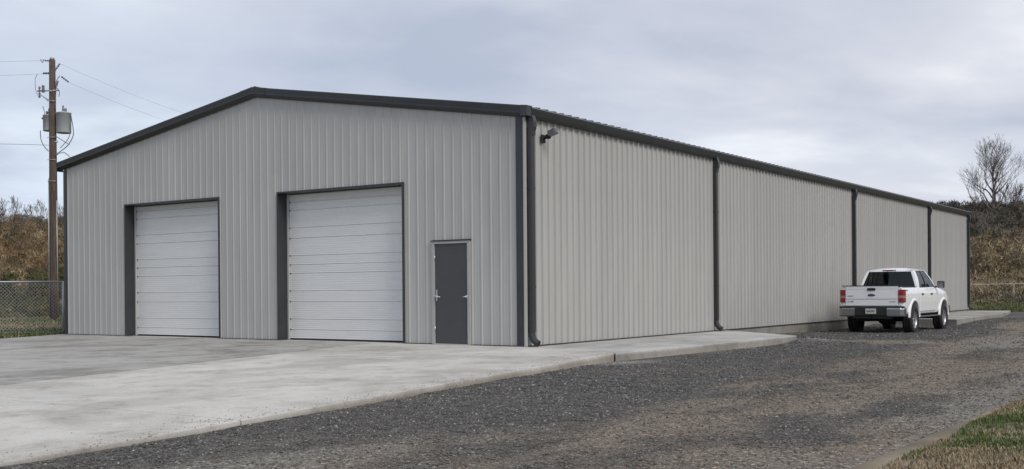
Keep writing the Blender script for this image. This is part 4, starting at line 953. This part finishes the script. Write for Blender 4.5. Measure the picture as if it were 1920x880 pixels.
for i, (px, dp, h, lab) in enumerate(((8,108,2.9,'bare shrub on the skyline at the left edge of the photo'),(32,110,3.2,'bare shrub on the skyline, second from the left edge'),(58,107,2.7,'bare shrub on the skyline midway between left edge and pole'),
        (80,111,3.1,'bare shrub on the skyline just left of the utility pole'),(114,108,2.6,'bare shrub on the skyline between utility pole and building'),(-40,108,3,None),(-110,110,3.2,None))):
    x, y = at_px(px, dp); bare_tree(x, y, h, 70+i, lab or ('nearer ' if i % 2 else 'farther ')+'bare shrub on the skyline beyond the left edge of the photo', 'shrub', 'bare shrubs along the left skyline', .8, .014, 5, .12, .05, 'bare_shrub')
for i, (px, dp, h, lab) in enumerate(((1832,104,2.6,'bare shrub on the skyline right beside the building end'),(1886,106,3.4,'bare shrub on the skyline just right of the tall bare tree'),(1908,104,3.6,'bare shrub on the skyline at the right edge of the photo'),(1846,92,3.0,'bare shrub part way down the bank left of the tall tree'),(1950,106,3.5,None))):
    x, y = at_px(px, dp); bare_tree(x, y, h, 90+i, lab or 'bare shrub on the skyline beyond the right edge of the photo', 'shrub', 'bare shrubs along the right skyline', .7, .016, 5, .12, .05, 'bare_shrub')

# ---------------------------------------------------------------- verge and grass
M_soil = tintmat('verge_soil', .95)
def vz(x, y): return base_z(y)+.012+sstep(EDGE-.05, EDGE+.5, x)*.04+(fbm(x*2.5, y*2.5, 91, 3)-.5)*.05*sstep(EDGE, EDGE+.4, x)
me = sheet('verge', np.concatenate([[EDGE-.12], np.arange(EDGE-.06, 15.5, .12)]), np.arange(-26, 8, .15), lambda x, y: vz(x, y)-(x < EDGE-.1)*.05, M_soil, lambda x, y: np.array([.20,.165,.12])*(.5+1.0*fbm(x*3, y*3, 92, 4))[..., None])
tag(ob('verge', me), kind='structure')
def grass(name, n, posf, hmin, hmax, colf, label, seed, w0=.004):
    r_ = np.random.default_rng(seed); x, y = posf(r_, n); n = len(x)
    h = hmin+(hmax-hmin)*r_.uniform(0, 1, n)**1.6; th = r_.uniform(0, 6.283, n); lean = r_.uniform(.1, 1.1, n)*h
    z = (vz(x, y) if name == 'verge_grass' else ground_z(x, y)-.03)-.003; dx, dy = np.cos(th), np.sin(th); w_ = w0*r_.uniform(.6, 1.5, n)
    p0 = np.stack([x-dy*w_, y+dx*w_, z], 1); p1 = np.stack([x+dy*w_, y-dx*w_, z], 1)
    m0 = np.stack([x+dx*lean*.35-dy*w_*.8, y+dy*lean*.35+dx*w_*.8, z+h*.6], 1); m1 = np.stack([x+dx*lean*.35+dy*w_*.8, y+dy*lean*.35-dx*w_*.8, z+h*.6], 1)
    tp = np.stack([x+dx*lean, y+dy*lean, z+h*.9], 1)
    V = np.stack([p0, p1, m1, m0, tp], 1).reshape(-1, 3); b = np.arange(n)[:, None]*5
    Fc = np.concatenate([b+np.array([[0,1,2]]), b+np.array([[0,2,3]]), b+np.array([[3,2,4]])]); 
    return tag(ob(name, npmesh(name, V, Fc, M_grass, np.repeat(colf(x, y, r_), 5, 0))), label, 'grass', kind='stuff')
M_grass = tintmat('grass_blades', .7)
def vpos(r_, n):
    x = EDGE-.06+r_.uniform(0, 1, n)**1.1*4.6; y = r_.uniform(-13.2, -1.0, n)
    e = EDGE+.0+np.clip(-(y+4)*.016, -.05, .16)+(vnoise(y*1.7, y*0, 5)-.5)*.10; ok = (x > e) & (r_.uniform(0,1,n) < np.clip((fbm(x*1.6, y*1.6, 77, 4)-.30)*4, .30, 1)); ok &= np.hypot(x-CAM.x, y-CAM.y) > 3
    return x[ok], y[ok]
def vcol(x, y, r_):
    g = np.clip((fbm(x*1.3+4, y*1.1, 80, 4)-.50)*7+.40 + (y+7.5)*.12, 0, 1); k = (r_.uniform(0,1,len(x)) < g)[:, None]
    gr = np.array([.092,.118,.036])*r_.uniform(.6,1.5,(len(x),1)); st = np.array([.30,.235,.145])*r_.uniform(.5,1.3,(len(x),1)); return np.where(k, gr, st)
grass('verge_grass', 270000, vpos, .012, .055, vcol, 'patchy green and straw coloured grass verge in the bottom right corner', 101, .0035)
def lpos(r_, n):
    ang = YAW+r_.uniform(.37, .56, n); d = r_.uniform(31, 66, n); x = CAM.x-np.sin(ang)*d; y = CAM.y+np.cos(ang)*d
    # keep clear of the apron and the kerb
    ok = (x < -15.9-.49*np.minimum(y, 0)) ; return x[ok], y[ok]
def fcol(x, y, r_):
    k = (r_.uniform(0,1,len(x)) < np.clip((fbm(x*.3, y*.3, 9, 4)-.42)*4+.35, 0, 1))[:, None]
    return np.where(k, np.array([.095,.110,.045])*r_.uniform(.6,1.4,(len(x),1)), np.array([.26,.205,.12])*r_.uniform(.6,1.4,(len(x),1)))
grass('field_grass', 60000, lpos, .06, .20, fcol, 'rough olive green grass behind the chain link fence at left', 102, .012)
def rpos(r_, n):
    ang = YAW+r_.uniform(-.56, -.30, n); d = r_.uniform(58, 82, n); x = CAM.x-np.sin(ang)*d; y = CAM.y+np.cos(ang)*d; ok = y > 42; return x[ok], y[ok]
grass('field_grass', 60000, rpos, .06, .20, fcol, 'low green and straw grass beyond the right end of the building', 103, .014)
